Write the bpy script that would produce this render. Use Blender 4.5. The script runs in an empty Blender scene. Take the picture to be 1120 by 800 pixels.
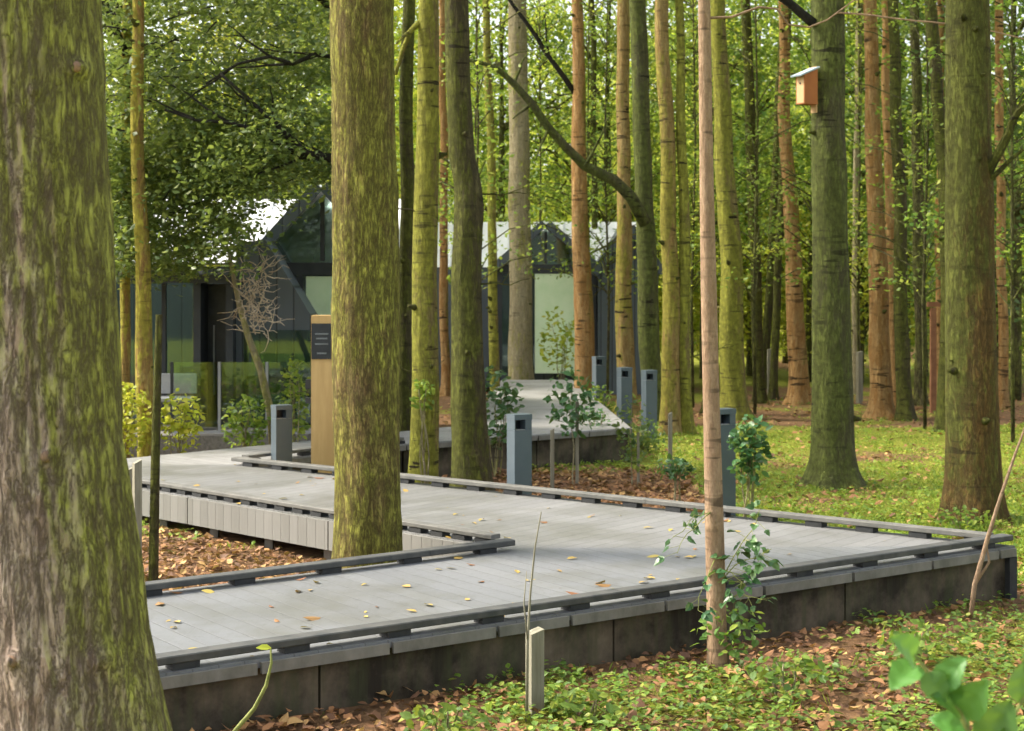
import bpy, math, random
from mathutils import Vector, noise, Matrix
R = math.radians
rnd = random.Random(11)
F = 1776.0; HZ = 306.0; CX = 560.0; CAMZ = 2.45
scene = bpy.context.scene
COL = scene.collection

def wx(px, d): return (px - CX) / F * d
def wz(py, d): return CAMZ - (py - HZ) / F * d
def W(px, py, d): return Vector((wx(px, d), d, wz(py, d)))
def ny(x, y, z, s=0): return noise.noise(Vector((x + s * 13.7, y - s * 7.1, z + s * 3.3)))
def smooth(a, b, x):
    t = max(0., min(1., (x - a) / (b - a))); return t * t * (3 - 2 * t)

def gz(x, y):
    z = 0.10 * (1 - smooth(14.5, 19, y)) - .06 * smooth(2.2, 4.5, x) * (1 - smooth(14, 18, y))
    z += 0.035 * ny(x * .45, y * .45, 0, 1) + 0.02 * ny(x * 1.7, y * 1.7, 0, 2)
    if y < 9: z -= 0.04 * (9 - y) * .6
    if y > 40: z += .010 * (y - 40)
    return z

# ------------------------------------------------------------------ mesh helpers
class MB:
    def __init__(s): s.v = []; s.f = []; s.m = []; s.smooth = False
    def quad(s, pts, mi=0):
        i = len(s.v); s.v += [tuple(p) for p in pts]; s.f.append(tuple(range(i, i + len(pts)))); s.m.append(mi)
    def box(s, c, sx, sy, sz, ax=None, mi=0, bev=0.0):
        """box centred at c, half sizes; ax=(u,v,w) unit axes; slight chamfer along the long edges when bev>0"""
        u, v, w = ax or (Vector((1,0,0)), Vector((0,1,0)), Vector((0,0,1)))
        c = Vector(c); i = len(s.v)
        if bev <= 0:
            for a in (-1, 1):
                for b in (-1, 1):
                    for d in (-1, 1): s.v.append(tuple(c + u * a * sx + v * b * sy + w * d * sz))
            for f in ((0,1,3,2),(4,6,7,5),(0,4,5,1),(2,3,7,6),(0,2,6,4),(1,5,7,3)):
                s.f.append(tuple(i + k for k in f)); s.m.append(mi)
        else:
            prof = [(-sy+bev,-sz),(sy-bev,-sz),(sy,-sz+bev),(sy,sz-bev),(sy-bev,sz),(-sy+bev,sz),(-sy,sz-bev),(-sy,-sz+bev)]
            for a in (-1, 1):
                for (b, d) in prof: s.v.append(tuple(c + u * a * sx + v * b + w * d))
            n = 8
            for k in range(n):
                s.f.append((i + k, i + (k + 1) % n, i + n + (k + 1) % n, i + n + k)); s.m.append(mi)
            s.f.append(tuple(i + k for k in range(n))[::-1]); s.m.append(mi)
            s.f.append(tuple(i + n + k for k in range(n))); s.m.append(mi)
    def prism(s, poly, z0, z1, mi=0):
        i = len(s.v); n = len(poly)
        s.v += [(p[0], p[1], z0) for p in poly] + [(p[0], p[1], z1) for p in poly]
        s.f.append(tuple(range(i, i + n))[::-1]); s.f.append(tuple(range(i + n, i + 2 * n))); s.m += [mi, mi]
        for k in range(n):
            s.f.append((i + k, i + (k + 1) % n, i + n + (k + 1) % n, i + n + k)); s.m.append(mi)
    def hull(s, front, back, mi=0):
        """solid between two outlines with the same number of points"""
        i = len(s.v); n = len(front)
        s.v += [tuple(p) for p in front] + [tuple(p) for p in back]
        s.f.append(tuple(range(i, i + n))); s.f.append(tuple(range(i + n, i + 2 * n))[::-1]); s.m += [mi, mi]
        for k in range(n):
            s.f.append((i + (k + 1) % n, i + k, i + n + k, i + n + (k + 1) % n)); s.m.append(mi)
    def tube(s, pts, rad, segs=8, mi=0, rough=0.0, seed=0, cap=True):
        pts = [Vector(p) for p in pts]; n = len(pts); i = len(s.v)
        ref = Vector((0.3, 1, 0.2)).normalized()
        for k, p in enumerate(pts):
            t = (pts[min(k + 1, n - 1)] - pts[max(k - 1, 0)]).normalized()
            a = t.cross(ref)
            if a.length < 1e-3: a = t.cross(Vector((1, 0, 0)))
            a.normalize(); b = t.cross(a)
            r = rad[k] if hasattr(rad, '__len__') else rad
            for j in range(segs):
                th = 2 * math.pi * j / segs
                rr = r
                if rough: rr = r * (1 + rough * ny(math.cos(th) * 1.3, math.sin(th) * 1.3, k * .35, seed))
                s.v.append(tuple(p + (a * math.cos(th) + b * math.sin(th)) * rr))
        for k in range(n - 1):
            for j in range(segs):
                s.f.append((i + k*segs + j, i + k*segs + (j+1) % segs, i + (k+1)*segs + (j+1) % segs, i + (k+1)*segs + j)); s.m.append(mi)
        if cap:
            s.f.append(tuple(i + j for j in range(segs))[::-1]); s.m.append(mi)
            s.f.append(tuple(i + (n-1)*segs + j for j in range(segs))); s.m.append(mi)
    def leaf(s, p, d, n, L, Wd, mi=0, fold=.25, simple=True):
        """leaf blade from p along d, facing n"""
        d = d.normalized(); w = d.cross(n)
        if w.length < 1e-4: w = d.cross(Vector((.3, .5, .8)))
        w.normalize(); n = w.cross(d)
        i = len(s.v)
        if simple:
            s.v += [tuple(p), tuple(p + d*L*.5 + w*Wd*.5 - n*fold*Wd*.4), tuple(p + d*L), tuple(p + d*L*.5 - w*Wd*.5 - n*fold*Wd*.4)]
            s.f.append((i, i+1, i+2, i+3)); s.m.append(mi)
        else:
            q = [p, p + d*L*.28 + w*Wd*.42 + n*fold*Wd*.35, p + d*L*.62 + w*Wd*.40 + n*fold*Wd*.2, p + d*L - n*fold*L*.25,
                 p + d*L*.62 - w*Wd*.40 + n*fold*Wd*.2, p + d*L*.28 - w*Wd*.42 + n*fold*Wd*.35, p + d*L*.3, p + d*L*.64 - n*fold*L*.05]
            s.v += [tuple(x) for x in q]
            for f in ((0,1,6),(1,2,7,6),(2,3,7),(3,4,7),(4,5,6,7),(5,0,6)):
                s.f.append(tuple(i + k for k in f)); s.m.append(mi)
    def bigleaf(s, p, d, n, L, Wd, curl=.25, seed=0):
        d = d.normalized(); w = d.cross(n).normalized(); n = w.cross(d); i = len(s.v); R_, C_n = 9, 6
        for a in range(R_ + 1):
            t = a / R_; hw = Wd * .5 * (math.sin(math.pi * min(1, t ** .72)) ** .75 if 0 < t < 1 else .01) * (1 + .07 * math.sin(a * 2.4 + seed))
            for b in range(C_n + 1):
                q = b / C_n * 2 - 1
                s.v.append(tuple(p + d * L * t + w * hw * q + n * (abs(q) * hw * .35 - curl * L * t * t + .03 * L * math.sin(a * 1.9 + abs(q) * 3 + seed))))
        for a in range(R_):
            for b in range(C_n): k = i + a * (C_n + 1) + b; s.f.append((k, k + 1, k + C_n + 2, k + C_n + 1)); s.m.append(0)
    def mesh(s, name, mats):
        me = bpy.data.meshes.new(name); me.from_pydata(s.v, [], s.f)
        for m in (mats if isinstance(mats, (list, tuple)) else [mats]): me.materials.append(m)
        if any(s.m): me.polygons.foreach_set('material_index', s.m)
        if s.smooth: me.polygons.foreach_set('use_smooth', [True] * len(s.f))
        me.update(); return me
    def build(s, name, mats, parent=None):
        o = bpy.data.objects.new(name, s.mesh(name, mats)); COL.objects.link(o)
        if parent: o.parent = parent
        return o

def tag(o, label=None, cat=None, group=None, kind=None):
    if label: o['label'] = label
    if cat: o['category'] = cat
    if group: o['group'] = group
    if kind: o['kind'] = kind
    return o
def thing(name, label, cat, loc=(0,0,0), group=None, rz=0.0):
    o = bpy.data.objects.new(name, None); COL.objects.link(o); o.empty_display_size = .2
    o.location = loc; o.rotation_euler = (0, 0, rz)
    return tag(o, label, cat, group)
KIDS = {}
def copy_tree(o, parent=None):
    c = o.copy(); COL.objects.link(c)
    if parent: c.parent = parent
    for ch in [x for x in list(COL.objects) if x.parent == o]: copy_tree(ch, c)
    return c
def local(mb, origin):
    ox, oy, oz = origin; mb.v = [(x - ox, y - oy, z - oz) for x, y, z in mb.v]; return mb

# ------------------------------------------------------------------ materials
class NT:
    def __init__(s, name):
        s.m = bpy.data.materials.new(name); s.m.use_nodes = True; s.t = s.m.node_tree; s.t.nodes.clear()
        s.out = s.n('ShaderNodeOutputMaterial')
    def n(s, typ, **kw):
        nd = s.t.nodes.new(typ)
        for k, v in kw.items():
            if k.startswith('i_'):
                key = k[2:].replace('_', ' '); nd.inputs[key].default_value = v
            else: setattr(nd, k, v)
        return nd
    def l(s, a, b): s.t.links.new(a, b)
    def math(s, op, a, b=None, c=None, clamp=False):
        nd = s.n('ShaderNodeMath', operation=op, use_clamp=clamp)
        for k, v in enumerate((a, b, c)):
            if v is None: continue
            if isinstance(v, (int, float)): nd.inputs[k].default_value = v
            else: s.l(v, nd.inputs[k])
        return nd.outputs[0]
    def mix(s, f, a, b, typ='MIX'):
        nd = s.n('ShaderNodeMix', data_type='RGBA', blend_type=typ)
        for k, v in ((0, f), (6, a), (7, b)):
            if isinstance(v, (int, float)): nd.inputs[k].default_value = v
            elif isinstance(v, tuple): nd.inputs[k].default_value = (v + (1,))[:4]
            else: s.l(v, nd.inputs[k])
        return nd.outputs[2]
    def ramp(s, f, stops):
        nd = s.n('ShaderNodeValToRGB'); e = nd.color_ramp.elements
        while len(e) > 1: e.remove(e[-1])
        for k, (p, c) in enumerate(stops):
            x = e[0] if k == 0 else e.new(p)
            x.position = p; x.color = (c, c, c, 1) if isinstance(c, (int, float)) else (c + (1,))[:4]
        s.l(f, nd.inputs[0]); return nd.outputs[0]
    def coords(s, scale=(1,1,1), rand=True, rot=(0,0,0), kind='Object'):
        tc = s.n('ShaderNodeTexCoord'); mp = s.n('ShaderNodeMapping'); src = tc.outputs[kind]
        if rand:
            oi = s.n('ShaderNodeObjectInfo'); va = s.n('ShaderNodeVectorMath', operation='SCALE')
            va.inputs[0].default_value = (37.1, 21.3, 53.7); s.l(oi.outputs['Random'], va.inputs['Scale'])
            ad = s.n('ShaderNodeVectorMath', operation='ADD'); s.l(src, ad.inputs[0]); s.l(va.outputs[0], ad.inputs[1]); src = ad.outputs[0]
        mp.inputs['Scale'].default_value = scale; mp.inputs['Rotation'].default_value = rot
        s.l(src, mp.inputs[0]); return mp.outputs[0]
    def noise(s, vec, scale, detail=3, rough=.55, dist=0.0):
        nd = s.n('ShaderNodeTexNoise'); nd.inputs['Scale'].default_value = scale; nd.inputs['Detail'].default_value = detail
        nd.inputs['Roughness'].default_value = rough; nd.inputs['Distortion'].default_value = dist
        s.l(vec, nd.inputs['Vector']); return nd.outputs['Fac']
    def pbsdf(s, col, rough=.8, bump=None, bs=.3, bd=.02, spec=.3, metal=0.0):
        b = s.n('ShaderNodeBsdfPrincipled')
        if isinstance(col, tuple): b.inputs['Base Color'].default_value = (col + (1,))[:4]
        else: s.l(col, b.inputs['Base Color'])
        if isinstance(rough, (int, float)): b.inputs['Roughness'].default_value = rough
        else: s.l(rough, b.inputs['Roughness'])
        b.inputs['Specular IOR Level'].default_value = spec; b.inputs['Metallic'].default_value = metal
        if bump is not None:
            bp = s.n('ShaderNodeBump'); bp.inputs['Strength'].default_value = bs; bp.inputs['Distance'].default_value = bd
            s.l(bump, bp.inputs['Height']); s.l(bp.outputs[0], b.inputs['Normal'])
        return b
    def done(s, sh):
        s.l(sh if not hasattr(sh, 'outputs') else sh.outputs[0], s.out.inputs[0]); return s.m

def bark(name, ca, cb, moss, amt, side=(0,0,0), sidek=0.0, plate=9.0, marks=.5, crack=.8, mscale=2.2, gap=(.02,.016,.012), bd=.03, zg=0.0, zm=2.4, soft=.07):
    t = NT(name)
    v = t.coords((1, 1, .22)); v1 = t.coords((1, 1, 1)); v2 = t.coords((1, 1, .45)); v3 = t.coords((1, 1, 7.0))
    wob = t.n('ShaderNodeTexNoise', i_Scale=5.0, i_Detail=2.0); t.l(v2, wob.inputs['Vector'])
    dv = t.n('ShaderNodeVectorMath', operation='MULTIPLY_ADD'); t.l(wob.outputs['Color'], dv.inputs[0]); dv.inputs[1].default_value = (.05, .05, .05); t.l(v, dv.inputs[2])
    fine = t.noise(v2, plate * 4, 6, .72); mid = t.noise(v2, plate * .9, 4, .6); big = t.noise(v1, 1.4, 3)
    dw = t.n('ShaderNodeVectorMath', operation='MULTIPLY_ADD'); w2 = t.n('ShaderNodeTexNoise', i_Scale=plate * 2.2, i_Detail=4.0, i_Roughness=.7); t.l(v2, w2.inputs['Vector'])
    t.l(w2.outputs['Color'], dw.inputs[0]); dw.inputs[1].default_value = (.05, .05, .05); t.l(dv.outputs[0], dw.inputs[2])
    cell = t.n('ShaderNodeTexVoronoi', feature='F1', i_Scale=plate * 2.4); t.l(dw.outputs[0], cell.inputs['Vector'])
    cs_ = t.n('ShaderNodeSeparateColor'); t.l(cell.outputs['Color'], cs_.inputs[0])
    flk = cs_.outputs[0]
    rn = t.n('ShaderNodeTexNoise', i_Scale=plate * .9, i_Detail=6.0, i_Roughness=.66, i_Distortion=.12); t.l(dv.outputs[0], rn.inputs['Vector'])
    rid = t.math('ABSOLUTE', t.math('SUBTRACT', rn.outputs['Fac'], .5))
    rn2 = t.n('ShaderNodeTexNoise', i_Scale=plate * 2.6, i_Detail=5.0, i_Roughness=.7, i_Distortion=.1); t.l(dv.outputs[0], rn2.inputs['Vector'])
    rid2 = t.math('ABSOLUTE', t.math('SUBTRACT', rn2.outputs['Fac'], .5))
    e1 = t.ramp(rid, [(0.0, 0.), (.025, .55), (.07, 1.)]); e2 = t.ramp(rid2, [(0.0, .15), (.03, .75), (.08, 1.)])
    fiss = t.math('MULTIPLY', e1, e2)
    base = t.mix(t.ramp(t.math('ADD', t.math('MULTIPLY', mid, .55), t.math('MULTIPLY', flk, .45)), [(.25, 0.), (.72, 1.)]), ca, cb)
    base = t.mix(t.math('MULTIPLY', t.ramp(fine, [(.35, 1.), (.6, 0.)]), .45), base, tuple(c * .45 for c in ca))
    # moss: noise patches with an optional favoured side; on bark_yellow it paints the lit left
    geo = t.n('ShaderNodeNewGeometry'); dot = t.n('ShaderNodeVectorMath', operation='DOT_PRODUCT'); t.l(geo.outputs['Normal'], dot.inputs[0]); dot.inputs[1].default_value = side
    mm = t.noise(v2, mscale, 5, .65)
    mm = t.math('ADD', mm, t.math('MULTIPLY', t.math('SUBTRACT', flk, .5), .16)); mm = t.math('ADD', t.math('ADD', mm, amt - .5), t.math('MULTIPLY', dot.outputs['Value'], sidek))
    mm = t.math('ADD', mm, t.math('MULTIPLY', t.math('SUBTRACT', fine, .5), .5))
    if zg:
        oz = t.n('ShaderNodeSeparateXYZ'); t.l(t.coords((1,1,1), False), oz.inputs[0])
        mm = t.math('ADD', mm, t.math('MULTIPLY', t.math('SUBTRACT', oz.outputs[2], zm), zg))
    mk = t.ramp(mm, [(.5 - soft, 0.), (.5 + soft, 1.)])
    mcol = t.mix(t.ramp(t.noise(v1, 14, 4), [(.3, 0.), (.7, 1.)]), tuple(c * .6 for c in moss), tuple(c * 1.25 for c in moss))
    col = t.mix(t.math('MULTIPLY', mk, .92), base, mcol)
    if marks > 0:
        h = t.noise(v3, 2.6, 2, .5); h2 = t.noise(v1, 3.3, 2)
        k = t.math('MULTIPLY', t.ramp(t.noise(v1, 1.1, 3), [(.4, .2), (.62, 1.)]), t.math('MULTIPLY', t.ramp(h, [(.57, 0.), (.63, 1.)]), t.ramp(h2, [(.45, 0.), (.53, 1.)])))
        col = t.mix(t.math('MULTIPLY', k, marks), col, (.022, .018, .012))
    col = t.mix(t.math('MULTIPLY', t.math('SUBTRACT', 1.0, fiss), crack), col, gap)
    col = t.mix(t.math('MULTIPLY', big, .25), col, tuple(c * .5 for c in ca))
    hgt = t.math('ADD', t.math('ADD', t.math('MULTIPLY', fiss, .7), t.math('MULTIPLY', fine, .6)), t.math('MULTIPLY', flk, .3))
    return t.done(t.pbsdf(col, .92, hgt, .9, bd, .15))

def leafmat(name, ca, cb, trans=.45, rough=.5, cc=None):
    t = NT(name); g = t.n('ShaderNodeNewGeometry'); oi = t.n('ShaderNodeObjectInfo')
    st = [(0., ca), (.75, cb)] + ([(1., cc)] if cc else [])
    col = t.ramp(g.outputs['Random Per Island'], st)
    v = t.coords((1,1,1), True); bn = t.noise(v, .9, 2)
    hs = t.n('ShaderNodeHueSaturation'); t.l(col, hs.inputs['Color'])
    t.l(t.math('MULTIPLY_ADD', bn, .7, .65), hs.inputs['Value']); t.l(t.math('MULTIPLY_ADD', oi.outputs['Random'], .03, .485), hs.inputs['Hue'])
    b = t.pbsdf(hs.outputs[0], rough, spec=.35); tr = t.n('ShaderNodeBsdfTranslucent')
    t.l(t.mix(.3, hs.outputs[0], (.40, .48, .05), 'MIX'), tr.inputs[0])
    mx = t.n('ShaderNodeMixShader'); mx.inputs[0].default_value = trans; t.l(b.outputs[0], mx.inputs[1]); t.l(tr.outputs[0], mx.inputs[2])
    return t.done(mx)

def plain(name, ca, cb=None, rough=.6, scale=6, stretch=(1,1,1), bump=.15, spec=.4, metal=0., bd=.01, lo=.35, hi=.65):
    t = NT(name); v = t.coords(stretch); n = t.noise(v, scale, 6, .62)
    col = t.mix(t.ramp(n, [(lo, 0.), (hi, 1.)]), ca, cb or tuple(c * .75 for c in ca))
    return t.done(t.pbsdf(col, rough, n, bump, bd, spec, metal))

def deckmat(name, ang, ca, cb):
    t = NT(name)
    v = t.coords((1,1,1), False, (0, 0, -ang))
    sx = t.n('ShaderNodeSeparateXYZ'); t.l(v, sx.inputs[0])
    u = t.math('DIVIDE', sx.outputs[0], .146)
    fr = t.math('FRACT', u); idn = t.math('FLOOR', u)
    edge = t.math('MINIMUM', fr, t.math('SUBTRACT', 1.0, fr))
    gapm = t.ramp(edge, [(0.0, .1), (.02, .35), (.04, 1.)])
    wn = t.n('ShaderNodeTexWhiteNoise', noise_dimensions='1D'); t.l(idn, wn.inputs['W'])
    grain = t.noise(t.coords((12, 1.2, 1), False, (0, 0, -ang)), 5, 5, .6)
    dirt = t.noise(t.coords((1,1,1), False), 1.3, 6, .62); wet = t.noise(t.coords((1,1,1), False), .55, 4)
    col = t.mix(t.math('ADD', t.math('MULTIPLY', wn.outputs['Value'], .45), t.math('MULTIPLY', grain, .45)), ca, cb)
    col = t.mix(t.math('MULTIPLY', t.ramp(dirt, [(.44, 0.), (.66, 1.)]), .62), col, (.10, .10, .075))
    spk = t.noise(t.coords((1,1,1), False), 28, 4, .7)
    col = t.mix(t.math('MULTIPLY', t.ramp(spk, [(.56, 0.), (.70, 1.)]), .5), col, (.085, .08, .065))
    groove = t.ramp(t.math('FRACT', t.math('MULTIPLY', u, 9.0)), [(0., 0.), (.5, 1.), (1., 0.)])
    col = t.mix(t.math('SUBTRACT', 1.0, gapm), col, (.10, .10, .095))
    h = t.math('ADD', gapm, t.math('MULTIPLY', groove, .12)); h = t.math('ADD', h, t.math('MULTIPLY', grain, .2))
    rg = t.ramp(wet, [(.4, .42), (.65, .68)])
    return t.done(t.pbsdf(col, rg, h, .5, .006, .4))

MOSS = (.20, .19, .018); MOSSG = (.115, .14, .02); MOSSD = (.06, .075, .018)
M = {}
M['bark_big'] = bark('bark_big', (.44, .315, .24), (.70, .58, .48), (.43, .45, .07), .355, (.93, -.10, .25), .42, 11, .0, .85, 1.3, gap=(.085,.06,.042), bd=.04, zg=.07, zm=2.5, soft=.17)
M['bark_moss'] = bark('bark_moss', (.28, .165, .08), (.46, .32, .17), (.37, .385, .06), .60, (.5,0,.2), .08, 14, .1, .85, 3.0, gap=(.07,.055,.022), bd=.03, soft=.16)
M['bark_yellow'] = bark('bark_yellow', (.28, .215, .085), (.42, .345, .15), (.36, .37, .05), .60, (-.8, -.4, .1), .15, 9, 1.0, .35, 2.0)  # left-favoured moss also puts the lit left side into the bark colour
M['bark_bright'] = bark('bark_bright', (.40, .24, .08), (.55, .42, .14), (.50, .46, .06), .60, (-.8, 0, .2), .15, 9, .6, .3, 2.0)
M['bark_dark'] = bark('bark_dark', (.10, .085, .042), (.165, .14, .065), (.14, .155, .026), .56, (-.8, -.2, 0), .16, 10, .85, .45, 2.2)
M['bark_grey'] = bark('bark_grey', (.12, .115, .055), (.19, .18, .085), (.15, .18, .04), .60, (-.8, 0, 0), .18, 9, .9, .4, 1.6, soft=.1)
M['bark_rust'] = bark('bark_rust', (.15, .105, .036), (.27, .145, .045), (.16, .185, .038), .50, (-.9, 0, .1), .12, 9, .6, .5, 1.6, zg=.05, zm=1.6, soft=.1)
M['bark_orange'] = bark('bark_orange', (.46, .245, .08), (.62, .40, .17), (.28, .25, .05), .34, (.8, .3, 0), .22, 8, .95, .3, 1.5)
M['bark_ochre'] = bark('bark_ochre', (.40, .26, .09), (.54, .40, .17), (.36, .34, .05), .48, (-.6, 0, 0), .15, 9, 1.0, .3, 1.6)
M['bark_pale'] = bark('bark_pale', (.42, .36, .20), (.55, .48, .30), (.36, .35, .08), .42, (0, 0, 0), 0, 9, .55, .3, 1.8)
M['bark_sapling'] = bark('bark_sapling', (.37, .24, .145), (.46, .32, .20), (.22, .20, .06), .18, (0, 0, 0), 0, 14, .7, .15, 3.0, bd=.006)
M['bark_black'] = bark('bark_black', (.035, .035, .028), (.06, .055, .04), (.06, .075, .02), .35, (0, 0, 0), 0, 10, .3, .4)
M['bark_far'] = bark('bark_far', (.16, .14, .07), (.25, .22, .11), (.20, .22, .05), .55, plate=9, marks=.4, soft=.12)
M['scar'] = plain('branch_scar', (.30, .18, .11), (.12, .08, .05), .9, 30, bump=.4)
M['leaf_dark'] = leafmat('leaf_dark', (.05, .10, .032), (.12, .19, .05), .46, .42, (.26, .32, .07))
M['leaf_mid'] = leafmat('leaf_mid', (.08, .17, .03), (.22, .33, .045), .52, .48, (.40, .45, .07))
M['leaf_yellow'] = leafmat('leaf_yellow', (.26, .36, .035), (.50, .54, .06), .6, .5, (.68, .64, .12))  # brightened yellow-green puts a backlit glow into the far foliage colour
M['leaf_lime'] = leafmat('leaf_lime', (.26, .34, .03), (.48, .50, .045), .5, .5, (.58, .54, .07))
M['leaf_ground'] = leafmat('leaf_ground', (.11, .21, .025), (.27, .37, .04), .35, .5, (.44, .45, .07))
M['leaf_plant'] = leafmat('leaf_plant', (.06, .18, .035), (.105, .26, .05), .35, .4)
M['leaf_glossy'] = leafmat('leaf_glossy', (.035, .10, .035), (.07, .17, .05), .3, .35, (.12, .22, .08))
M['leaf_low'] = leafmat('leaf_low_plants', (.07, .15, .025), (.17, .28, .035), .35, .5, (.34, .38, .06))
M['litter'] = leafmat('leaf_litter', (.10, .05, .025), (.34, .17, .065), .12, .7, (.52, .34, .12))
M['leaf_fallen'] = leafmat('leaf_fallen', (.32, .20, .07), (.45, .33, .08), .1, .6, (.55, .45, .07))
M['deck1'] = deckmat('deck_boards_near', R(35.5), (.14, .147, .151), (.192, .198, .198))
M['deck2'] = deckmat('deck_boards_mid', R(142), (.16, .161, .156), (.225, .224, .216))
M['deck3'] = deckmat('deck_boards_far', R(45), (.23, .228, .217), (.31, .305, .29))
M['rail'] = plain('rail_grey_timber', (.045, .048, .045), (.085, .085, .075), .7, 8, (1,1,1), .35)
M['rail_pale'] = plain('rail_weathered_timber', (.10, .10, .088), (.155, .15, .13), .75, 7, bump=.3)
M['block'] = plain('block_dark', (.018, .02, .021), (.035, .036, .034), .8, 12)
M['fascia'] = plain('fascia_boards', (.12, .117, .095), (.21, .20, .17), .75, 5, (1,1,.6), .3)
M['hidden'] = plain('void_shade', (.02, .018, .015), (.03, .027, .022), .95, 4)  # near-black colour standing for shade in the void under the deck

def panelmat():
    t = NT('weathered_panel'); v = t.coords((1,1,1), False); n = t.noise(v, 1.6, 6, .65); st = t.noise(t.coords((5,5,.5), False), 2.5, 5, .6)
    col = t.mix(t.ramp(n, [(.40, 0.), (.62, 1.)]), (.028, .023, .016), (.15, .12, .08))
    col = t.mix(t.math('MULTIPLY', t.ramp(st, [(.45, 0.), (.65, 1.)]), .6), col, (.06, .066, .03))
    return t.done(t.pbsdf(col, .88, st, .4, .02, .2))
M['panel'] = panelmat()
def skirtmat():
    t = NT('vertical_boards'); tc = t.coords((1,1,1), False, (0, 0, R(-136.5)))
    sx = t.n('ShaderNodeSeparateXYZ'); t.l(tc, sx.inputs[0]); u = t.math('DIVIDE', sx.outputs[0], .12); fr = t.math('FRACT', u)
    wn = t.n('ShaderNodeTexWhiteNoise', noise_dimensions='1D'); t.l(t.math('FLOOR', u), wn.inputs['W'])
    gap = t.ramp(t.math('MINIMUM', fr, t.math('SUBTRACT', 1.0, fr)), [(0., 0.), (.03, .3), (.06, 1.)])
    g = t.noise(t.coords((9, 9, .8), False), 4, 5, .6)
    col = t.mix(t.math('ADD', t.math('MULTIPLY', wn.outputs['Value'], .5), t.math('MULTIPLY', g, .5)), (.16, .157, .135), (.25, .245, .22))
    col = t.mix(t.math('MULTIPLY', t.math('SUBTRACT', 1., gap), .3), col, (.08, .075, .06))
    return t.done(t.pbsdf(col, .8, t.math('ADD', gap, t.math('MULTIPLY', g, .4)), .5, .008, .25))
M['skirt'] = skirtmat()
M['steel'] = plain('bollard_paint', (.06, .085, .10), (.075, .10, .115), .42, 3, bump=.05, spec=.5)
M['steel_dark'] = plain('bollard_recess', (.010, .012, .014), (.014, .016, .018), .3, 5)
M['lens'] = plain('lamp_lens', (.35, .36, .36), (.28, .29, .3), .25, 8)
M['oak'] = plain('oak_post', (.42, .27, .095), (.56, .38, .15), .7, 7, (1, 1, .12), .25)
M['black_plate'] = plain('black_plate', (.022, .026, .03), (.035, .04, .045), .3, 6)
M['print'] = plain('printed_line', (.16, .18, .18), (.13, .14, .14), .6, 10)
def slatemat():
    t = NT('slate_cladding'); v = t.coords((1,1,1), False); sx = t.n('ShaderNodeSeparateXYZ'); t.l(v, sx.inputs[0])
    u = t.math('DIVIDE', sx.outputs[0], .24); fr = t.math('FRACT', u); gap = t.ramp(t.math('MINIMUM', fr, t.math('SUBTRACT', 1.0, fr)), [(0., 0.), (.03, .4), (.07, 1.)])
    wn = t.n('ShaderNodeTexWhiteNoise', noise_dimensions='1D'); t.l(t.math('FLOOR', u), wn.inputs['W']); n = t.noise(t.coords((3, 3, .5), False), 2.5, 5)
    col = t.mix(t.math('ADD', t.math('MULTIPLY', wn.outputs['Value'], .5), t.math('MULTIPLY', n, .5)), (.06, .078, .088), (.115, .135, .15))
    col = t.mix(t.math('SUBTRACT', 1., gap), col, (.02, .025, .028))
    return t.done(t.pbsdf(col, .5, t.math('ADD', gap, t.math('MULTIPLY', n, .3)), .5, .01, .4))
M['slate'] = slatemat()
M['frame'] = plain('dark_frame', (.025, .03, .033), (.04, .045, .047), .5, 4)
M['roofmetal'] = plain('pale_metal_roof', (.78, .79, .80), (.86, .87, .88), .4, 1.2, bump=.05, spec=.6)
M['pane_sheen'] = plain('pale_pane_sheen', (.66, .84, .52), (.76, .90, .62), .8, 3)  # pale green colour standing for the bright reflection in the glazing
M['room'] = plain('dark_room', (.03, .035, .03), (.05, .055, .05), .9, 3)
M['stone'] = plain('gravel_terrace', (.12, .115, .10), (.2, .19, .17), .9, 30, bump=.4)
M['stake'] = plain('grey_stake', (.16, .15, .10), (.27, .25, .18), .85, 9, (4, 4, .3), .4)
M['boxside'] = plain('bird_box_orange', (.30, .095, .025), (.38, .135, .035), .75, 5, (1,1,.3), .2)
M['boxfront'] = plain('bird_box_pale', (.50, .32, .14), (.58, .40, .20), .75, 5, (1,1,.3), .2)
M['boxroof'] = plain('bird_box_felt', (.30, .38, .42), (.40, .47, .50), .8, 20, bump=.3)
M['rust'] = plain('rusty_wood', (.20, .085, .04), (.28, .13, .06), .85, 6, bump=.3)
M['green_stem'] = plain('green_stem', (.26, .28, .08), (.14, .16, .04), .85, 22)
def glassmat():
    t = NT('window_glass'); g = t.n('ShaderNodeBsdfGlossy'); g.inputs['Roughness'].default_value = .03; g.inputs['Color'].default_value = (.85, .95, .9, 1)
    tr = t.n('ShaderNodeBsdfTransparent'); tr.inputs[0].default_value = (.72, .84, .78, 1)
    fr = t.n('ShaderNodeFresnel'); fr.inputs[0].default_value = 1.5
    mx = t.n('ShaderNodeMixShader'); t.l(t.math('ADD', fr.outputs[0], .05, clamp=True), mx.inputs[0]); t.l(tr.outputs[0], mx.inputs[1]); t.l(g.outputs[0], mx.inputs[2])
    return t.done(mx)
M['glass'] = glassmat()

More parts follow.
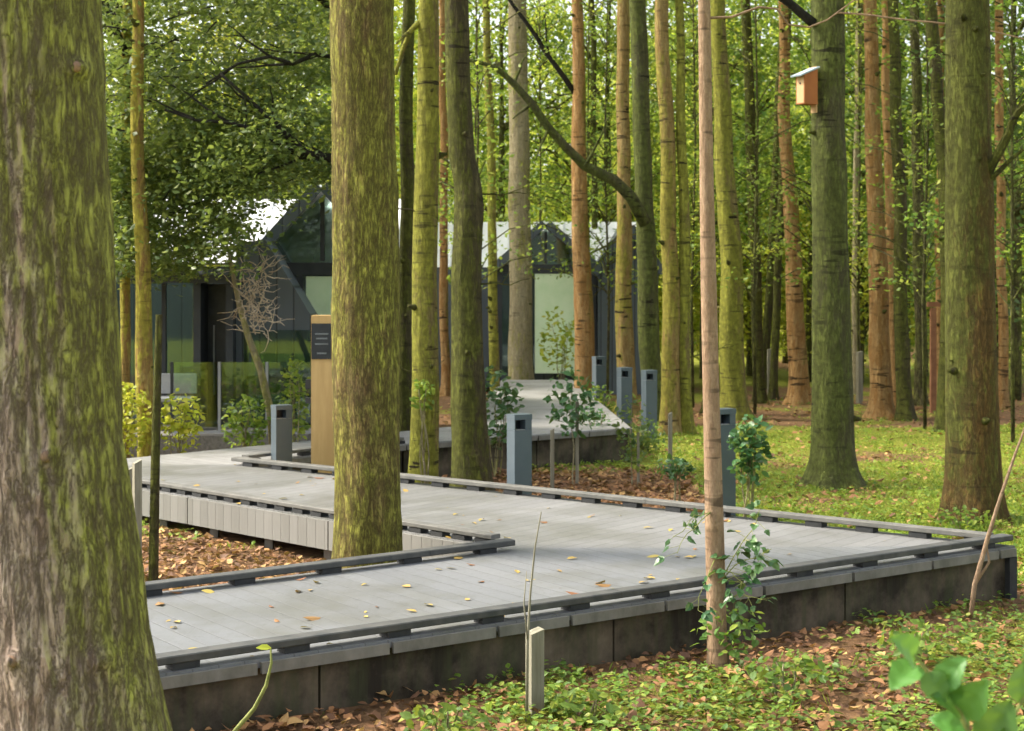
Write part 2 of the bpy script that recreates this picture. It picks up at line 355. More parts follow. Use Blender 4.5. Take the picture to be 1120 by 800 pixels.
# ------------------------------------------------------------------ boardwalk layout (plan view, metres)
DZ = .45
C_ = Vector((3.78, 12.2)); L0 = Vector((-4.36, 6.39)); B0 = Vector((-.05, 12.08)); L1 = Vector((-5.6, 7.88))
D_ = Vector((-2.95, 17.6)); LC = Vector((-5.22, 17.19)); M_ = Vector((-1.3, 19.75)); E_ = Vector((1.6, 21.9))
K1 = Vector((-4.37, 18.1)); K2 = Vector((-3.37, 19.2)); F_ = Vector((-.55, 22.4)); G_ = Vector((-.2, 32.4)); H_ = Vector((1.2, 32.4))
def inside(p, poly):
    r = False; n = len(poly); x, y = p
    for i in range(n):
        x1, y1 = poly[i]; x2, y2 = poly[(i+1) % n]
        if (y1 > y) != (y2 > y) and x < (x2 - x1) * (y - y1) / (y2 - y1) + x1: r = not r
    return r
DECKS = [[L0, C_, B0, L1], [C_, D_, LC, B0], [D_, M_, E_, F_, K2, K1, LC], [E_, H_, G_, F_]]
def on_deck(x, y): return any(inside((x, y), d) for d in DECKS)

bw = thing('boardwalk', 'long grey timber boardwalk zigzagging between the trunks on low dark walls', 'boardwalk')
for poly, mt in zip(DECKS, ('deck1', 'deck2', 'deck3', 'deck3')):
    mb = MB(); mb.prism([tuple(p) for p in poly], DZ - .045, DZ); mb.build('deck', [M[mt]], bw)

def V3(p, z): return Vector((p.x, p.y, z))
def edge(p, q, out, rail, fascia, wall, sp, blk=.034, zoff=0.0, rail_in=.07, s0=0.0, s1=0.0, fas_h=.06, wallmat='panel', recess=.06, rw=.055, gaps=.68, low=None, rh=.021):
    """kerb rail on spacer blocks, fascia strip and wall under one edge of the deck"""
    d = (q - p); L = d.length; d = d / L; n = Vector((-d.y, d.x)); n = n if n.dot(out) > 0 else -n
    u = Vector((d.x, d.y, 0)); v = Vector((n.x, n.y, 0)); w = Vector((0, 0, 1)); ax = (u, v, w)
    if rail:
        mb = MB(); a = s0; k = 0
        while a < L - s1 - .05:                                  # rail lengths butted with a hairline joint
            b = min(L - s1, a + 3.1); m = (a + b) / 2
            mb.box(V3(p + d * m - n * rail_in, DZ + blk + rh + .002 + zoff), (b - a) / 2 - .002, rw, rh, ax, bev=.006); a = b; k += 1
        r = mb.build('kerb_rail', [M[rail]], bw)
        a = s0 + .12
        while a < L - s1 - .05:
            mb = MB(); mb.box(V3(p + d * a - n * rail_in, DZ + blk / 2 + .001), min(.075, sp * .28), rw * .86, blk / 2, ax)
            mb.build('spacer_block', [M['block']], r); a += sp
    if fascia:
        mb = MB(); a = .0
        while a < L - .03:
            b = min(L, a + gaps * (1 + .25 * math.sin(a * 7)))
            mb.box(V3(p + d * (a + b) / 2 + n * .014, DZ - .014 - fas_h / 2), (b - a) / 2 - .014, .012, fas_h / 2, ax); a = b
        mb.build('fascia', [M[fascia]], bw)
    if wall:
        mb = MB(); a = 0.0; zt = DZ - .05; zb = -.25 if low is None else low
        if wall == 'skirt': zt = DZ - .008
        while a < L - .02:
            b = min(L, a + 2.05); off = -recess if wall != 'skirt' else .016
            mb.box(V3(p + d * (a + b) / 2 + n * off, (zt + zb) / 2), (b - a) / 2 - .008, .015, (zt - zb) / 2, ax); a = b
        mb.build('side_panel', [M[wallmat]], bw)
N2 = Vector
edge(L0, C_, N2((1, -1)), 'rail', 'fascia', 'panel', .64, recess=.05)
edge(L1, B0, N2((-1, 1)), 'rail', 'fascia', 'panel', .66, zoff=.001, recess=.04, s1=.0)
edge(C_, D_, N2((1, 1)), 'rail_pale', 'fascia', 'panel', .45, blk=.04, rh=.02, zoff=.003, s0=.16)
edge(B0, LC, N2((-1, -1)), 'rail_pale', None, 'skirt', .25, blk=.036, rh=.018, zoff=.004, s0=.17, s1=.0, low=.20, wallmat='skirt', rw=.05)
edge(D_, M_, N2((1, -1)), 'rail_pale', 'fascia', 'panel', .40, blk=.036, rh=.018, zoff=.006, s0=.14)
edge(M_, E_, N2((1, -1)), None, 'fascia', 'panel', .40)
edge(E_, H_, N2((1, 0)), None, 'fascia', 'panel', .40)
edge(LC, K1, N2((-1, 1)), None, 'fascia', 'panel', .4)
edge(K1, K2, N2((-1, 1)), None, 'fascia', 'panel', .4)
edge(K2, F_, N2((-1, 1)), None, 'fascia', 'panel', .4)
edge(F_, G_, N2((-1, 0)), None, 'fascia', 'panel', .4)
# posts under the pale skirt and at the corner
dB = (LC - B0).normalized()
for k in range(7):
    p = B0 + dB * (.5 + k * .82) + Vector((.64, .77)) * .05
    mb = MB(); mb.box((p.x, p.y, .03), .035, .035, .22); mb.build('support_post', [M['fascia']], bw)
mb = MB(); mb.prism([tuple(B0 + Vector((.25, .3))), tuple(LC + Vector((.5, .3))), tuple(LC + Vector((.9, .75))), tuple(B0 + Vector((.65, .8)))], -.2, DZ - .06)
mb.build('void_shade_block', [M['hidden']], bw)  # solid dark block painted as the shade of the open void behind the skirt
mb = MB(); mb.box((C_.x - .05, C_.y - .0, .04), .045, .045, .33, (Vector((.8,.6,0)), Vector((-.6,.8,0)), Vector((0,0,1)))); mb.build('corner_post', [M['block']], bw)

# ------------------------------------------------------------------ ground
def zone(x, y):
    """1 = green moss and low plants, 0 = brown leaf litter"""
    n = ny(x * .55, y * .55, 3, 5) * .6 + ny(x * 1.9, y * 1.9, 1, 6) * .35
    if y < 12.6: g = .33 + .05 * (x - 1.0) + .22 * (9.4 + .72 * max(x, -1.5) - .9 - y)
    else:
        g = .80 + .22 * ny(x * .28, y * .28, 7, 9)
        if x < .2: g = .30
        if .8 < x < 3.2 and 21 < y < 27: g = 1.0
        if -1 < x < 2.2 and 15.6 < y < 20.6: g = .02
        if y < 14.5 and x < .5: g = .08
        if x > 1.6 and y < 17: g += .15
        if 27 < y < 37: g = .28
        if y > 36: g = .6
    return max(0., min(1., g + n))
xs = []; ys = []
def span(a, b, s):
    o = []; t = a
    while t < b - 1e-6: o.append(t); t += s
    return o
xs = [-260, -120, -60, -35, -22, -15, -11] + span(-8, 12, .14) + [12, 15, 19, 26, 40, 70, 130, 260]
ys = [-60, -20, -6, 0, 2, 4, 5.5] + span(6.5, 20, .14) + span(20, 36, .3) + [36, 38, 41, 45, 50, 58, 70, 90, 120, 180, 320]
mb = MB(); mb.smooth = True
mb.v = [(x, y, gz(x, y)) for y in ys for x in xs]; nx = len(xs)
mb.f = [(j*nx+i, j*nx+i+1, (j+1)*nx+i+1, (j+1)*nx+i) for j in range(len(ys)-1) for i in range(nx-1)]; mb.m = [0] * len(mb.f)
def groundmat():
    t = NT('forest_floor'); at = t.n('ShaderNodeAttribute', attribute_name='cover'); v = t.coords((1,1,1), False)
    n1 = t.noise(v, 9, 6, .7); n2 = t.noise(v, 38, 5, .7); n3 = t.noise(v, 2.5, 4)
    vo = t.n('ShaderNodeTexVoronoi', i_Scale=22.0); t.l(v, vo.inputs['Vector'])
    br = t.mix(t.ramp(n1, [(.3, 0.), (.7, 1.)]), (.07, .042, .024), (.24, .14, .075))
    br = t.mix(t.math('MULTIPLY', vo.outputs['Color'], .4), br, (.30, .17, .07))
    gr = t.mix(t.ramp(n2, [(.3, 0.), (.7, 1.)]), (.10, .13, .02), (.28, .29, .04))
    gr = t.mix(t.math('MULTIPLY', n3, .35), gr, (.30, .28, .05))
    f = t.ramp(t.math('ADD', at.outputs['Fac'], t.math('MULTIPLY', t.math('SUBTRACT', n1, .5), 1.1)), [(.38, 0.), (.58, 1.)])
    return t.done(t.pbsdf(t.mix(f, br, gr), .95, t.math('ADD', n2, n1), .8, .04, .1))
g = mb.build('ground', [groundmat()])
at = g.data.attributes.new('cover', 'FLOAT', 'POINT'); at.data.foreach_set('value', [zone(v[0], v[1]) for v in mb.v])
tag(g, 'forest floor of brown leaf litter and bright green moss around the boardwalk', kind='structure')

# leaf litter, ground cover (stuff)
TRUNKS = []
def scatter(n, d0, d1, fn, rng, pxr=(-260, 1480)):
    if pxr == (-260, 1480): n = int(n * 1.45)
    for _ in range(n):
        t = rng.random(); y = 1 / ((1 - t) / d0 + t / d1) if d1 / d0 > 1.6 else d0 + (d1 - d0) * t
        u = rng.random(); x = wx(rng.uniform(-30, 1150) if pxr == (-260, 1480) and u < .68 else rng.uniform(*pxr), y)
        if on_deck(x, y): continue
        fn(x, y)
rl = random.Random(5); mb = MB()
def lit(x, y):
    if rl.random() < zone(x, y) * (.45 if y < 12.6 else .72): return
    s = rl.uniform(.03, .085) * (1 if y < 14 else 1.25); th = rl.uniform(0, 6.28)
    d = Vector((math.cos(th), math.sin(th), rl.uniform(-.35, .45))); n = Vector((rl.gauss(0, .45), rl.gauss(0, .45), 1)).normalized()
    s *= rl.choice((.7, 1, 1, 1.3)); mb.leaf(Vector((x, y, gz(x, y) + rl.uniform(.005, .05 if y < 12.6 else .035))), d, n, s, s * rl.uniform(.5, .85), fold=rl.uniform(-.8, 1.0), simple=y > 14)
scatter(9000, 6.8, 12.6, lit, rl); scatter(4200, 9.5, 16.5, lit, rl, (120, 480)); scatter(15000, 12.5, 34, lit, rl); scatter(3500, 15.5, 21, lit, rl, (540, 760))
for _ in range(420):
    y = rl.uniform(7, 16); x = wx(rl.uniform(-20, 1140), y)
    if on_deck(x, y): continue
    th = rl.uniform(0, 6.28); L = rl.uniform(.06, .28); p = Vector((x, y, gz(x, y) + .012)); q = p + Vector((math.cos(th) * L, math.sin(th) * L, rl.uniform(0, .03)))
    mb.tube([p, (p + q) / 2 + Vector((rl.gauss(0, .012), rl.gauss(0, .012), .008)), q], [.004, .0035, .002], 4, mi=1)
tag(mb.build('leaf_litter', [M['litter'], M['bark_dark']]), 'brown and orange fallen leaves carpeting the forest floor', kind='stuff')
mb = MB(); rc = random.Random(8)
def cov(x, y):
    zv = zone(x, y)
    if rc.random() > (zv - .2) * 1.5: return
    h = rc.uniform(.02, .12) if y < 12.6 else rc.uniform(.015, .07); z = gz(x, y)
    for k in range(rc.randint(3, 6)):
        th = rc.uniform(0, 6.28); s = rc.uniform(.02, .062) * (1.15 if y > 14 else 1)
        d = Vector((math.cos(th), math.sin(th), rc.uniform(-.1, .6)))
        n = Vector((rc.gauss(0, .3), rc.gauss(0, .3), 1)).normalized()
        mb.leaf(Vector((x + rc.gauss(0, .025), y + rc.gauss(0, .025), z + h * rc.uniform(.4, 1))), d, n, s, s * .7, fold=rc.uniform(.1, .5), simple=y > 13)
scatter(14000, 12.5, 32, cov, rc)
tag(mb.build('ground_cover', [M['leaf_ground']]), 'low bright green woodland plants spreading over the mossy floor behind the boardwalk', kind='stuff')
mb = MB(); scatter(13000, 6.8, 12.6, cov, rc)
tag(mb.build('ground_cover', [M['leaf_low']]), 'low green plants creeping over the leaf litter in front of the boardwalk', kind='stuff')
mb = MB()
def blade(x, y):
    if rc.random() > (zone(x, y) - .2) * 1.4: return
    z = gz(x, y)
    for k in range(3):
        h = rc.uniform(.03, .10); th = rc.uniform(0, 6.28); d = Vector((math.cos(th) * .5, math.sin(th) * .5, 1))
        mb.leaf(Vector((x + rc.gauss(0, .03), y + rc.gauss(0, .03), z - .005)), d, Vector((math.sin(th), -math.cos(th), .2)), h, .009, fold=.2)
scatter(16000, 12.5, 28, blade, rc); scatter(2500, 6.8, 12, blade, rc)
tag(mb.build('grass', [M['leaf_ground']]), 'thin short grass mixed through the moss', kind='stuff')

# ------------------------------------------------------------------ trees
def interp(ctrl, z):
    for k in range(len(ctrl) - 1):
        if z <= ctrl[k+1][0] or k == len(ctrl) - 2:
            a, b = ctrl[k], ctrl[k+1]; t = (z - a[0]) / (b[0] - a[0]); return [a[i] + (b[i] - a[i]) * t for i in range(len(a))]
def trunk(d, pts, top, segs=18, dz=.18, rough=.06, seed=0, flare=.35, base=None, knots=(), ridge=0.0, roots=5, bend=.0, fine=None, ztop_r=.3):
    """pts: (py, px, width px) from the base upward; returns mesh in local coords about the base point and the base point"""
    ctrl = [(wz(py, d), wx(px, d), w / F * d / 2) for py, px, w in pts]; ctrl.sort()
    z0 = ctrl[0][0]; a, b = ctrl[-2], ctrl[-1]
    sl = (b[1] - a[1]) / (b[0] - a[0]) * .6
    if top > b[0] + .2: ctrl.append((top, b[1] + sl * (top - b[0]), b[2] * ztop_r))
    a = ctrl[0]; xb = a[1] - ((ctrl[1][1] - a[1]) / (ctrl[1][0] - a[0])) * a[0]
    gb = gz(a[1], d) if base is None else base
    if z0 > gb + .02:
        ctrl.insert(0, (gb - .12, a[1] - (ctrl[1][1] - a[1]) / (ctrl[1][0] - a[0]) * (a[0] - gb) * .6, a[2] * 1.06)); z0 = gb
    else: ctrl[0] = (min(z0, gb) - .12, a[1], a[2])
    zs = []; z = ctrl[0][0]
    while z < top:
        zs.append(z); z += (fine[2] if fine and fine[0] < z < fine[1] else dz)
    zs.append(top)
    mb = MB(); mb.smooth = True
    bx = interp(ctrl, gb)[1]
    for z in zs:
        _, x, r = interp(ctrl, z); hh = z - gb
        x += bend * ny(0, 0, z * .6, seed)
        yy = d + .02 * ny(3, 1, z * .5, seed)
        for j in range(segs):
            th = 2 * math.pi * j / segs; c, s = math.cos(th), math.sin(th)
            rr = r * (1 + rough * ny(c * 1.2, s * 1.2, z * 1.1, seed) + rough * .5 * ny(c * 4, s * 4, z * 3.2, seed + 1))
            if flare and hh < .7: rr += r * flare * math.exp(-max(hh, -.05) * 5.5) * (1 + .55 * math.sin(th * roots + seed) + .4 * ny(c * 2, s * 2, 0, seed))
            if ridge:
                q = 1 - abs(ny(c * 5.5, s * 5.5, z * 1.6, seed + 4)) * 2.2; q2 = ny(c * 14, s * 14, z * 5, seed + 5)
                rr += ridge * (q * .6 + q2 * .45)
            for (kx, kz, ks, ka) in knots:
                if abs(z - kz) < ks * 3 and s < .3:
                    dx = x + c * rr - kx; q = (dx * dx + (z - kz) ** 2) / (ks * ks)
                    rr += ka * math.exp(-q)
            mb.v.append((x + c * rr - bx, yy + s * rr - d, z - gb))
    n = len(zs)
    for k in range(n - 1):
        for j in range(segs): mb.f.append((k*segs + j, k*segs + (j+1) % segs, (k+1)*segs + (j+1) % segs, (k+1)*segs + j))
    mb.f.append(tuple((n-1)*segs + j for j in range(segs))); mb.m = [0] * len(mb.f)
    return mb, Vector((bx, d, gb)), ctrl

def clumps(rng, nclump, per, rad, size, cen=(0,0,0), shell=.45, flat=.5, spread=.55, asp=.6, droop=-.25, mb=None, simple=True, big=1.0):
    mb = mb or MB(); cen = Vector(cen)
    for _ in range(nclump):
        while True:
            p = Vector((rng.uniform(-1,1), rng.uniform(-1,1), rng.uniform(-1,1)))
            if shell < p.length < 1.0: break
        c = cen + Vector((p.x * rad[0], p.y * rad[1], p.z * rad[2])); sp = spread * rng.uniform(.6, 1.3)
        ax = Vector((p.x, p.y, rng.uniform(-.5, .2)))
        for k in range(per):
            o = Vector((rng.gauss(0, sp), rng.gauss(0, sp), rng.gauss(0, sp * flat)))
            s = size * rng.uniform(.6, 1.35) * big; dr = Vector((rng.gauss(0, 1), rng.gauss(0, 1), rng.gauss(droop, .45))) + ax * .5
            n = Vector((rng.gauss(0, .6), rng.gauss(0, .6), rng.uniform(.2, 1)))
            mb.leaf(c + o, dr, n, s, s * asp, fold=.3, simple=simple)
    return mb
def limb(mb, p, q, r0, r1, rng, sag=.0, n=7, segs=6, wob=.06):
    p, q = Vector(p), Vector(q); L = (q - p).length; pts = []; rs = []
    o = Vector((rng.uniform(0, 9), rng.uniform(0, 9), 0))
    for k in range(n + 1):
        t = k / n; w = Vector((noise.noise(o + Vector((t * 3, 0, 0))), noise.noise(o + Vector((0, t * 3, 5))), noise.noise(o + Vector((t * 3, 3, 9))))) * L * wob * math.sin(math.pi * min(1, t * 1.2) * .5)
        pts.append(p.lerp(q, t) + w + Vector((0, 0, sag * math.sin(t * math.pi)))); rs.append(r0 + (r1 - r0) * t)
    mb.tube(pts, rs, segs); return pts

# high conifer crowns shared by the trunks that leave the frame
rk = random.Random(21)
CROWNS = []
for k in range(3):
    mb = MB(); clumps(rk, 20, 22, (1.9, 1.9, 3.0), .26, (0, 0, 3.2), .2, .35, .42, .35, mb=mb)
    for j in range(14):
        a = rk.uniform(0, 6.28); z = rk.uniform(.2, 5.2); r = 1.8 * (1 - abs(z - 2.5) / 4.5)
        mb.tube([(0, 0, z), (math.cos(a) * r * .5, math.sin(a) * r * .5, z + .15), (math.cos(a) * r, math.sin(a) * r, z)], [.03, .02, .008], 4, mi=1)
    CROWNS.append(mb.mesh('crown', [M['leaf_mid'], M['bark_dark']]))

def twigs_on(root, ctrl, base, d, n, rng, zr, mat, lmax=.9, r=.012):
    """short bare dead side branches"""
    for k in range(n):
        z = rng.uniform(*zr); _, x, rr = interp(ctrl, z); a = rng.choice((-1, 1)) * rng.uniform(-.6, .8) + (0 if rng.random() < .5 else math.pi)
        L = rng.uniform(.3, 1) * lmax; u = Vector((math.cos(a), math.sin(a) * .7, rng.uniform(-.15, .5)))
        p = Vector((x, d, z)) - base; mb = MB(); mb.smooth = True
        pts = limb(mb, p, p + u * L, r, r * .3, rng, segs=5, wob=.12)
        for j in range(2):
            q = pts[rng.randint(2, 5)]; limb(mb, q, q + Vector((u.x * .4 + rng.gauss(0, .4), rng.gauss(0, .3), rng.uniform(-.1, .4))) * L * .5, r * .5, r * .2, rng, n=4, segs=4, wob=.12)
        mb.build('branch', [mat], root)

def tree(label, mat, d, pts, top=13, crown=True, name='pine_tree', cat='tree', twigs=0, seed=0, tz=None, group=None, csc=None, **kw):
    mb, base, ctrl = trunk(d, pts, top, seed=seed, **kw)
    root = thing(name, label, cat, base, group)
    if d > 15:
        q_ = random.Random(seed * 11 + 5)
        for _ in range(q_.randint(3, 9)):
            z = q_.uniform(base.z + .6, min(top, wz(-40, d))); _, x_, r_r = interp(ctrl, z); a = q_.uniform(math.pi, 2 * math.pi) if q_.random() < .75 else q_.uniform(0, math.pi)
            u_ = Vector((math.cos(a), math.sin(a), q_.uniform(-.1, .5))); p_ = Vector((x_ - base.x + .05 * ny(0, 0, z * .6, seed) * (1 if kw.get('bend') else 0), 0, z - base.z)); k_ = q_.uniform(.3, 1.0)
            mb.tube([p_ + u_ * r_r * .7, p_ + u_ * (r_r * 1.02), p_ + u_ * (r_r + .05 * k_), p_ + u_ * (r_r + .09 * k_)], [.05 * k_, .042 * k_, .026 * k_, .016 * k_], 7, mi=1)
    tk = mb.build('trunk', [M[mat], M['bark_dark']], root); TRUNKS.append((base.x, base.y, ctrl[0][2] * 1.3))
    r = random.Random(seed * 7 + 3)
    if crown:
        c = bpy.data.objects.new('crown', CROWNS[seed % 3]); COL.objects.link(c); c.parent = root
        _, tx, _ = interp(ctrl, top); c.location = (tx - base.x, 0, top - base.z - 4.8); c.rotation_euler = (0, 0, seed * 1.3)
        s = csc or r.uniform(.8, 1.05); c.scale = (s, s, s)
    if twigs: twigs_on(root, ctrl, base, d, twigs, r, tz or (wz(420, d), wz(-10, d)), M['bark_dark'])
    return root, base, ctrl

# foreground giant
d1 = 5.2
kn = [(wx(px, d1), wz(py, d1), s, a) for px, py, s, a in ((15, 275, .022, .03), (75, 490, .02, .024), (40, 703, .022, .03), (128, 703, .03, .035), (96, 80, .025, .03), (60, 108, .015, .016), (12, 60, .025, .02))]
t1, b1, c1 = tree('huge leaning trunk in front with flaking brown bark and green moss down its right side', 'bark_big', d1,
    [(830, 98, 180), (780, 91, 174), (690, 74, 172), (620, 66, 174), (480, 46, 170), (300, 38, 170), (150, 29, 168), (0, 22, 170)], 14, seed=3,
    segs=190, dz=.12, rough=.035, flare=.25, knots=kn, ridge=.013, fine=(.7, 3.6, .014), csc=1.0)
for px, py, s in ((15, 275, .014), (40, 703, .013), (75, 490, .010), (128, 703, .011), (96, 80, .011)):
    z = wz(py, d1); _, x, r = interp(c1, z); X = wx(px, d1); dx = max(-.9, min(.9, (X - x) / r)); yy = -r * math.sqrt(1 - dx * dx) - .024
    nv = Vector((dx, -math.sqrt(1 - dx * dx), .05)).normalized(); p = Vector((x + (dx * r) * 1.05, d1 + yy, z)) - b1
    mb = MB(); mb.smooth = True; mb.tube([p - nv * .03, p - nv * .004, p + nv * .004], [s * 1.9, s * 1.7, s * 1.1], 14, rough=.2, seed=px); mb.build('branch_scar', [M['scar']], t1)
# tree between the two legs of the boardwalk
tree('thick mossy olive trunk standing in the notch between two arms of the boardwalk', 'bark_moss', 12.22,
    [(618, 402, 74), (560, 402, 71), (300, 400, 71), (150, 398, 69), (0, 396, 68)], 14, seed=4, segs=72, dz=.06, rough=.05, flare=.12, ridge=.014, fine=(.2, 5, .04))
t3 = tree('slender yellow-green trunk with dark branch rings, just right of the thick mossy trunk', 'bark_yellow', 17.5,
    [(530, 463, 33), (420, 466, 30), (300, 464, 28), (150, 468, 25), (0, 469, 22)], 13, seed=5, segs=28, dz=.1, rough=.06, flare=.2, twigs=2)
r_ = random.Random(4); mb = MB(); mb.smooth = True
limb(mb, W(462, 22, 17.5) - t3[1], W(432, 82, 17.3) - t3[1], .035, .022, r_, sag=.12); limb(mb, W(446, 36, 17.4) - t3[1], W(434, 48, 17.2) - t3[1], .02, .012, r_); mb.build('branch', [M['bark_yellow']], t3[0])
tree('dark kinked trunk with a swollen bend, just left of the nearest grey bollard', 'bark_dark', 16.75,
    [(532, 516, 44), (500, 514, 40), (400, 511, 36), (300, 510, 33), (232, 513, 33), (205, 512, 30), (170, 505, 29), (80, 501, 27), (0, 499, 26)], 13, seed=6, segs=30, dz=.09, rough=.09, flare=.45, twigs=2)
T9 = None
def pine(label, mat, px, py, w, toppx, topw=None, d=None, seed=0, mids=(), **kw):
    d = d or F * (CAMZ - .02) / (py - HZ)
    pts = [(py, px, w)] + list(mids) + [(0, toppx, topw or w * .78)]
    kw.setdefault('segs', 20); kw.setdefault('dz', .12); kw.setdefault('rough', .09); kw.setdefault('bend', .05); kw.setdefault('flare', .5)
    return tree(label, mat, d, pts, kw.pop('top', 13.5), seed=seed, **kw)
pine('pale olive trunk standing at the far end of the boardwalk before the glazed gable', 'bark_pale', 570, 416, 27, 566, 20, d=33.2, seed=7, name='woodland_tree')
pine('thin yellowish trunk between the kinked dark trunk and the pale olive one', 'bark_yellow', 542, 428, 11, 533, 8, d=30.5, seed=8)
T7 = pine('straight pink-orange pine trunk rising just left of the farthest grey bollard', 'bark_orange', 639, 430, 23, 631, 12, d=30.0, seed=9, mids=[(300, 637, 20), (150, 633, 16)])
pine('thin dark trunk forking upward directly behind the pink-orange pine', 'bark_dark', 652, 415, 7, 648, 6, d=37, seed=10, twigs=4, name='woodland_tree')
T8 = pine('slim orange-topped pine trunk directly behind the middle far bollard', 'bark_ochre', 686, 440, 21, 681, 14, d=29.5, seed=11, mids=[(300, 682, 18), (150, 681, 14)])
T9 = pine('mossy dark trunk with one long arching limb reaching left across the pines', 'bark_grey', 719, 462, 26, 697, 18, d=27.6, seed=12, mids=[(400, 714, 24), (230, 705, 20)], name='woodland_tree')
rr = random.Random(9); mb = MB(); mb.smooth = True; d9 = 27.3
arc = [(706, 245), (690, 216), (672, 198), (640, 182), (618, 160), (600, 140), (582, 114), (562, 92), (545, 76), (530, 70), (512, 66)]
mb.tube([W(x, y, d9 - k * .12) - T9[1] for k, (x, y) in enumerate(arc)], [.12, .105, .095, .085, .075, .07, .065, .055, .045, .035, .03], 10, rough=.15)
for (a, b) in (((600, 140), (585, 175)), ((562, 92), (575, 60)), ((640, 182), (668, 130)), ((582, 114), (560, 130))):
    limb(mb, W(*a, d9 - .6) - T9[1], W(*b, d9 - .8) - T9[1], .03, .01, rr)
mb.build('branch', [M['bark_grey']], T9[0])
mb = MB(); mb.smooth = True; limb(mb, W(629, 102, 30) - T7[1], W(552, -8, 29.6) - T7[1], .055, .03, rr, wob=.03); limb(mb, W(600, 62, 29.9) - T7[1], W(596, 20, 29.6) - T7[1], .025, .01, rr); mb.build('branch', [M['bark_black']], T7[0])
pine('slim ochre pine trunk, left one of the pair left of the brown sapling', 'bark_ochre', 733, 474, 22, 724, 15, seed=13, mids=[(300, 733, 18)])
pine('thin green-tinged pine trunk, nearest neighbour left of the brown sapling', 'bark_yellow', 750, 474, 14, 744, 9, seed=14, twigs=2)
pine('dark mossy thin trunk half hidden right behind the brown sapling', 'bark_dark', 776, 452, 15, 770, 9, seed=15, twigs=2)
pine('yellow-green ringed trunk just right of the brown sapling', 'bark_yellow', 803, 458, 29, 785, 16, seed=16, mids=[(300, 800, 24), (150, 791, 20)])
T14 = pine('straight orange pine trunk left of the bird box tree', 'bark_orange', 874, 442, 23, 856, 10, seed=17, mids=[(300, 868, 18), (120, 858, 13)])
T15 = tree('thick dark mossy trunk that carries the bird box', 'bark_grey', 19.3,
    [(530, 912, 50), (480, 911, 46), (300, 908, 40), (150, 906, 37), (0, 905, 36)], 14, seed=18, segs=40, dz=.08, rough=.07, flare=.5, twigs=1)
pine('tall orange-barked pine trunk right of the bird box tree', 'bark_orange', 964, 456, 25, 952, 14, seed=19, mids=[(300, 960, 21), (150, 955, 17)])
pine('second orange pine close behind the tall orange one', 'bark_orange', 979, 446, 12, 967, 8, seed=20)
pine('mossy green trunk immediately right of the tall orange pine', 'bark_dark', 990, 458, 17, 978, 11, seed=21, mids=[(300, 985, 15)], twigs=2, name='woodland_tree')
pine('dark brown leaning trunk partly covered by the thick trunk at the right', 'bark_dark', 1036, 470, 20, 1018, 13, seed=22, mids=[(300, 1040, 18), (190, 1036, 16), (110, 1024, 14)], twigs=3, name='woodland_tree')
T19 = tree('thick rust-brown and green trunk at the right, its foot right behind the rear kerb', 'bark_rust', 16.1,
    [(574, 1065, 64), (500, 1064, 58), (300, 1061, 53), (150, 1059, 49), (0, 1058, 46)], 14, seed=23, segs=48, dz=.07, rough=.06, flare=.28, twigs=2, tz=(3.2, 5.0))
for px, py, w, tp, lb in ((832, 440, 13, 815, 'mossy trunk leaning left, left half of the crossing pair beside the orange pine'), (846, 436, 9, 862, 'thin straight green trunk close to the left side of the orange pine'),
        (836, 424, 10, 858, 'dark trunk leaning right, other half of the crossing pair'), (1008, 442, 13, 1000, 'dark trunk farther back right of the mossy green trunk'), (1026, 436, 10, 1030, 'brown trunk behind the rusty wooden frame'),
        (1098, 446, 11, 1092, 'thin dark trunk at the right edge behind the thick rust-brown trunk'), (935, 430, 9, 940, 'thin far trunk in the bright gap right of the bird box tree'), (487, 432, 10, 484, 'thin pink trunk in the gap between the slender yellow trunk and the kinked one'),
        (444, 432, 17, 446, 'dark trunk showing along the right flank of the thick mossy trunk')):
    pine(lb, 'bark_orange' if 'pink' in lb or 'brown' in lb else ('bark_pale' if 'far trunk' in lb else ('bark_dark' if px < 900 else 'bark_far')), px, py, w, tp, w * .8, seed=px, twigs=0 if w < 12 else 1, name='woodland_tree', d=22.3 if px == 444 else None)
# left side thin trees
pine('yellow trunk beside lime green bushes by the dark lodge', 'bark_bright', 160, 486, 21, 150, 12, d=19.4, seed=31, mids=[(320, 155, 17)], name='woodland_tree', crown=False)
T138 = pine('tall thin yellowish trunk seen above the lodge, beside the big front trunk', 'bark_bright', 136, 470, 11, 141, 11, d=21.0, seed=32, name='woodland_tree', mids=[(150, 137, 11)])
mb = MB(); mb.smooth = True; limb(mb, W(138, 60, 20.9) - T138[1], W(108, -12, 20.8) - T138[1], .06, .05, rr, wob=.03); limb(mb, W(122, 34, 20.9) - T138[1], W(136, -12, 20.6) - T138[1], .06, .04, rr, wob=.03); mb.build('branch', [M['bark_black']], T138[0])

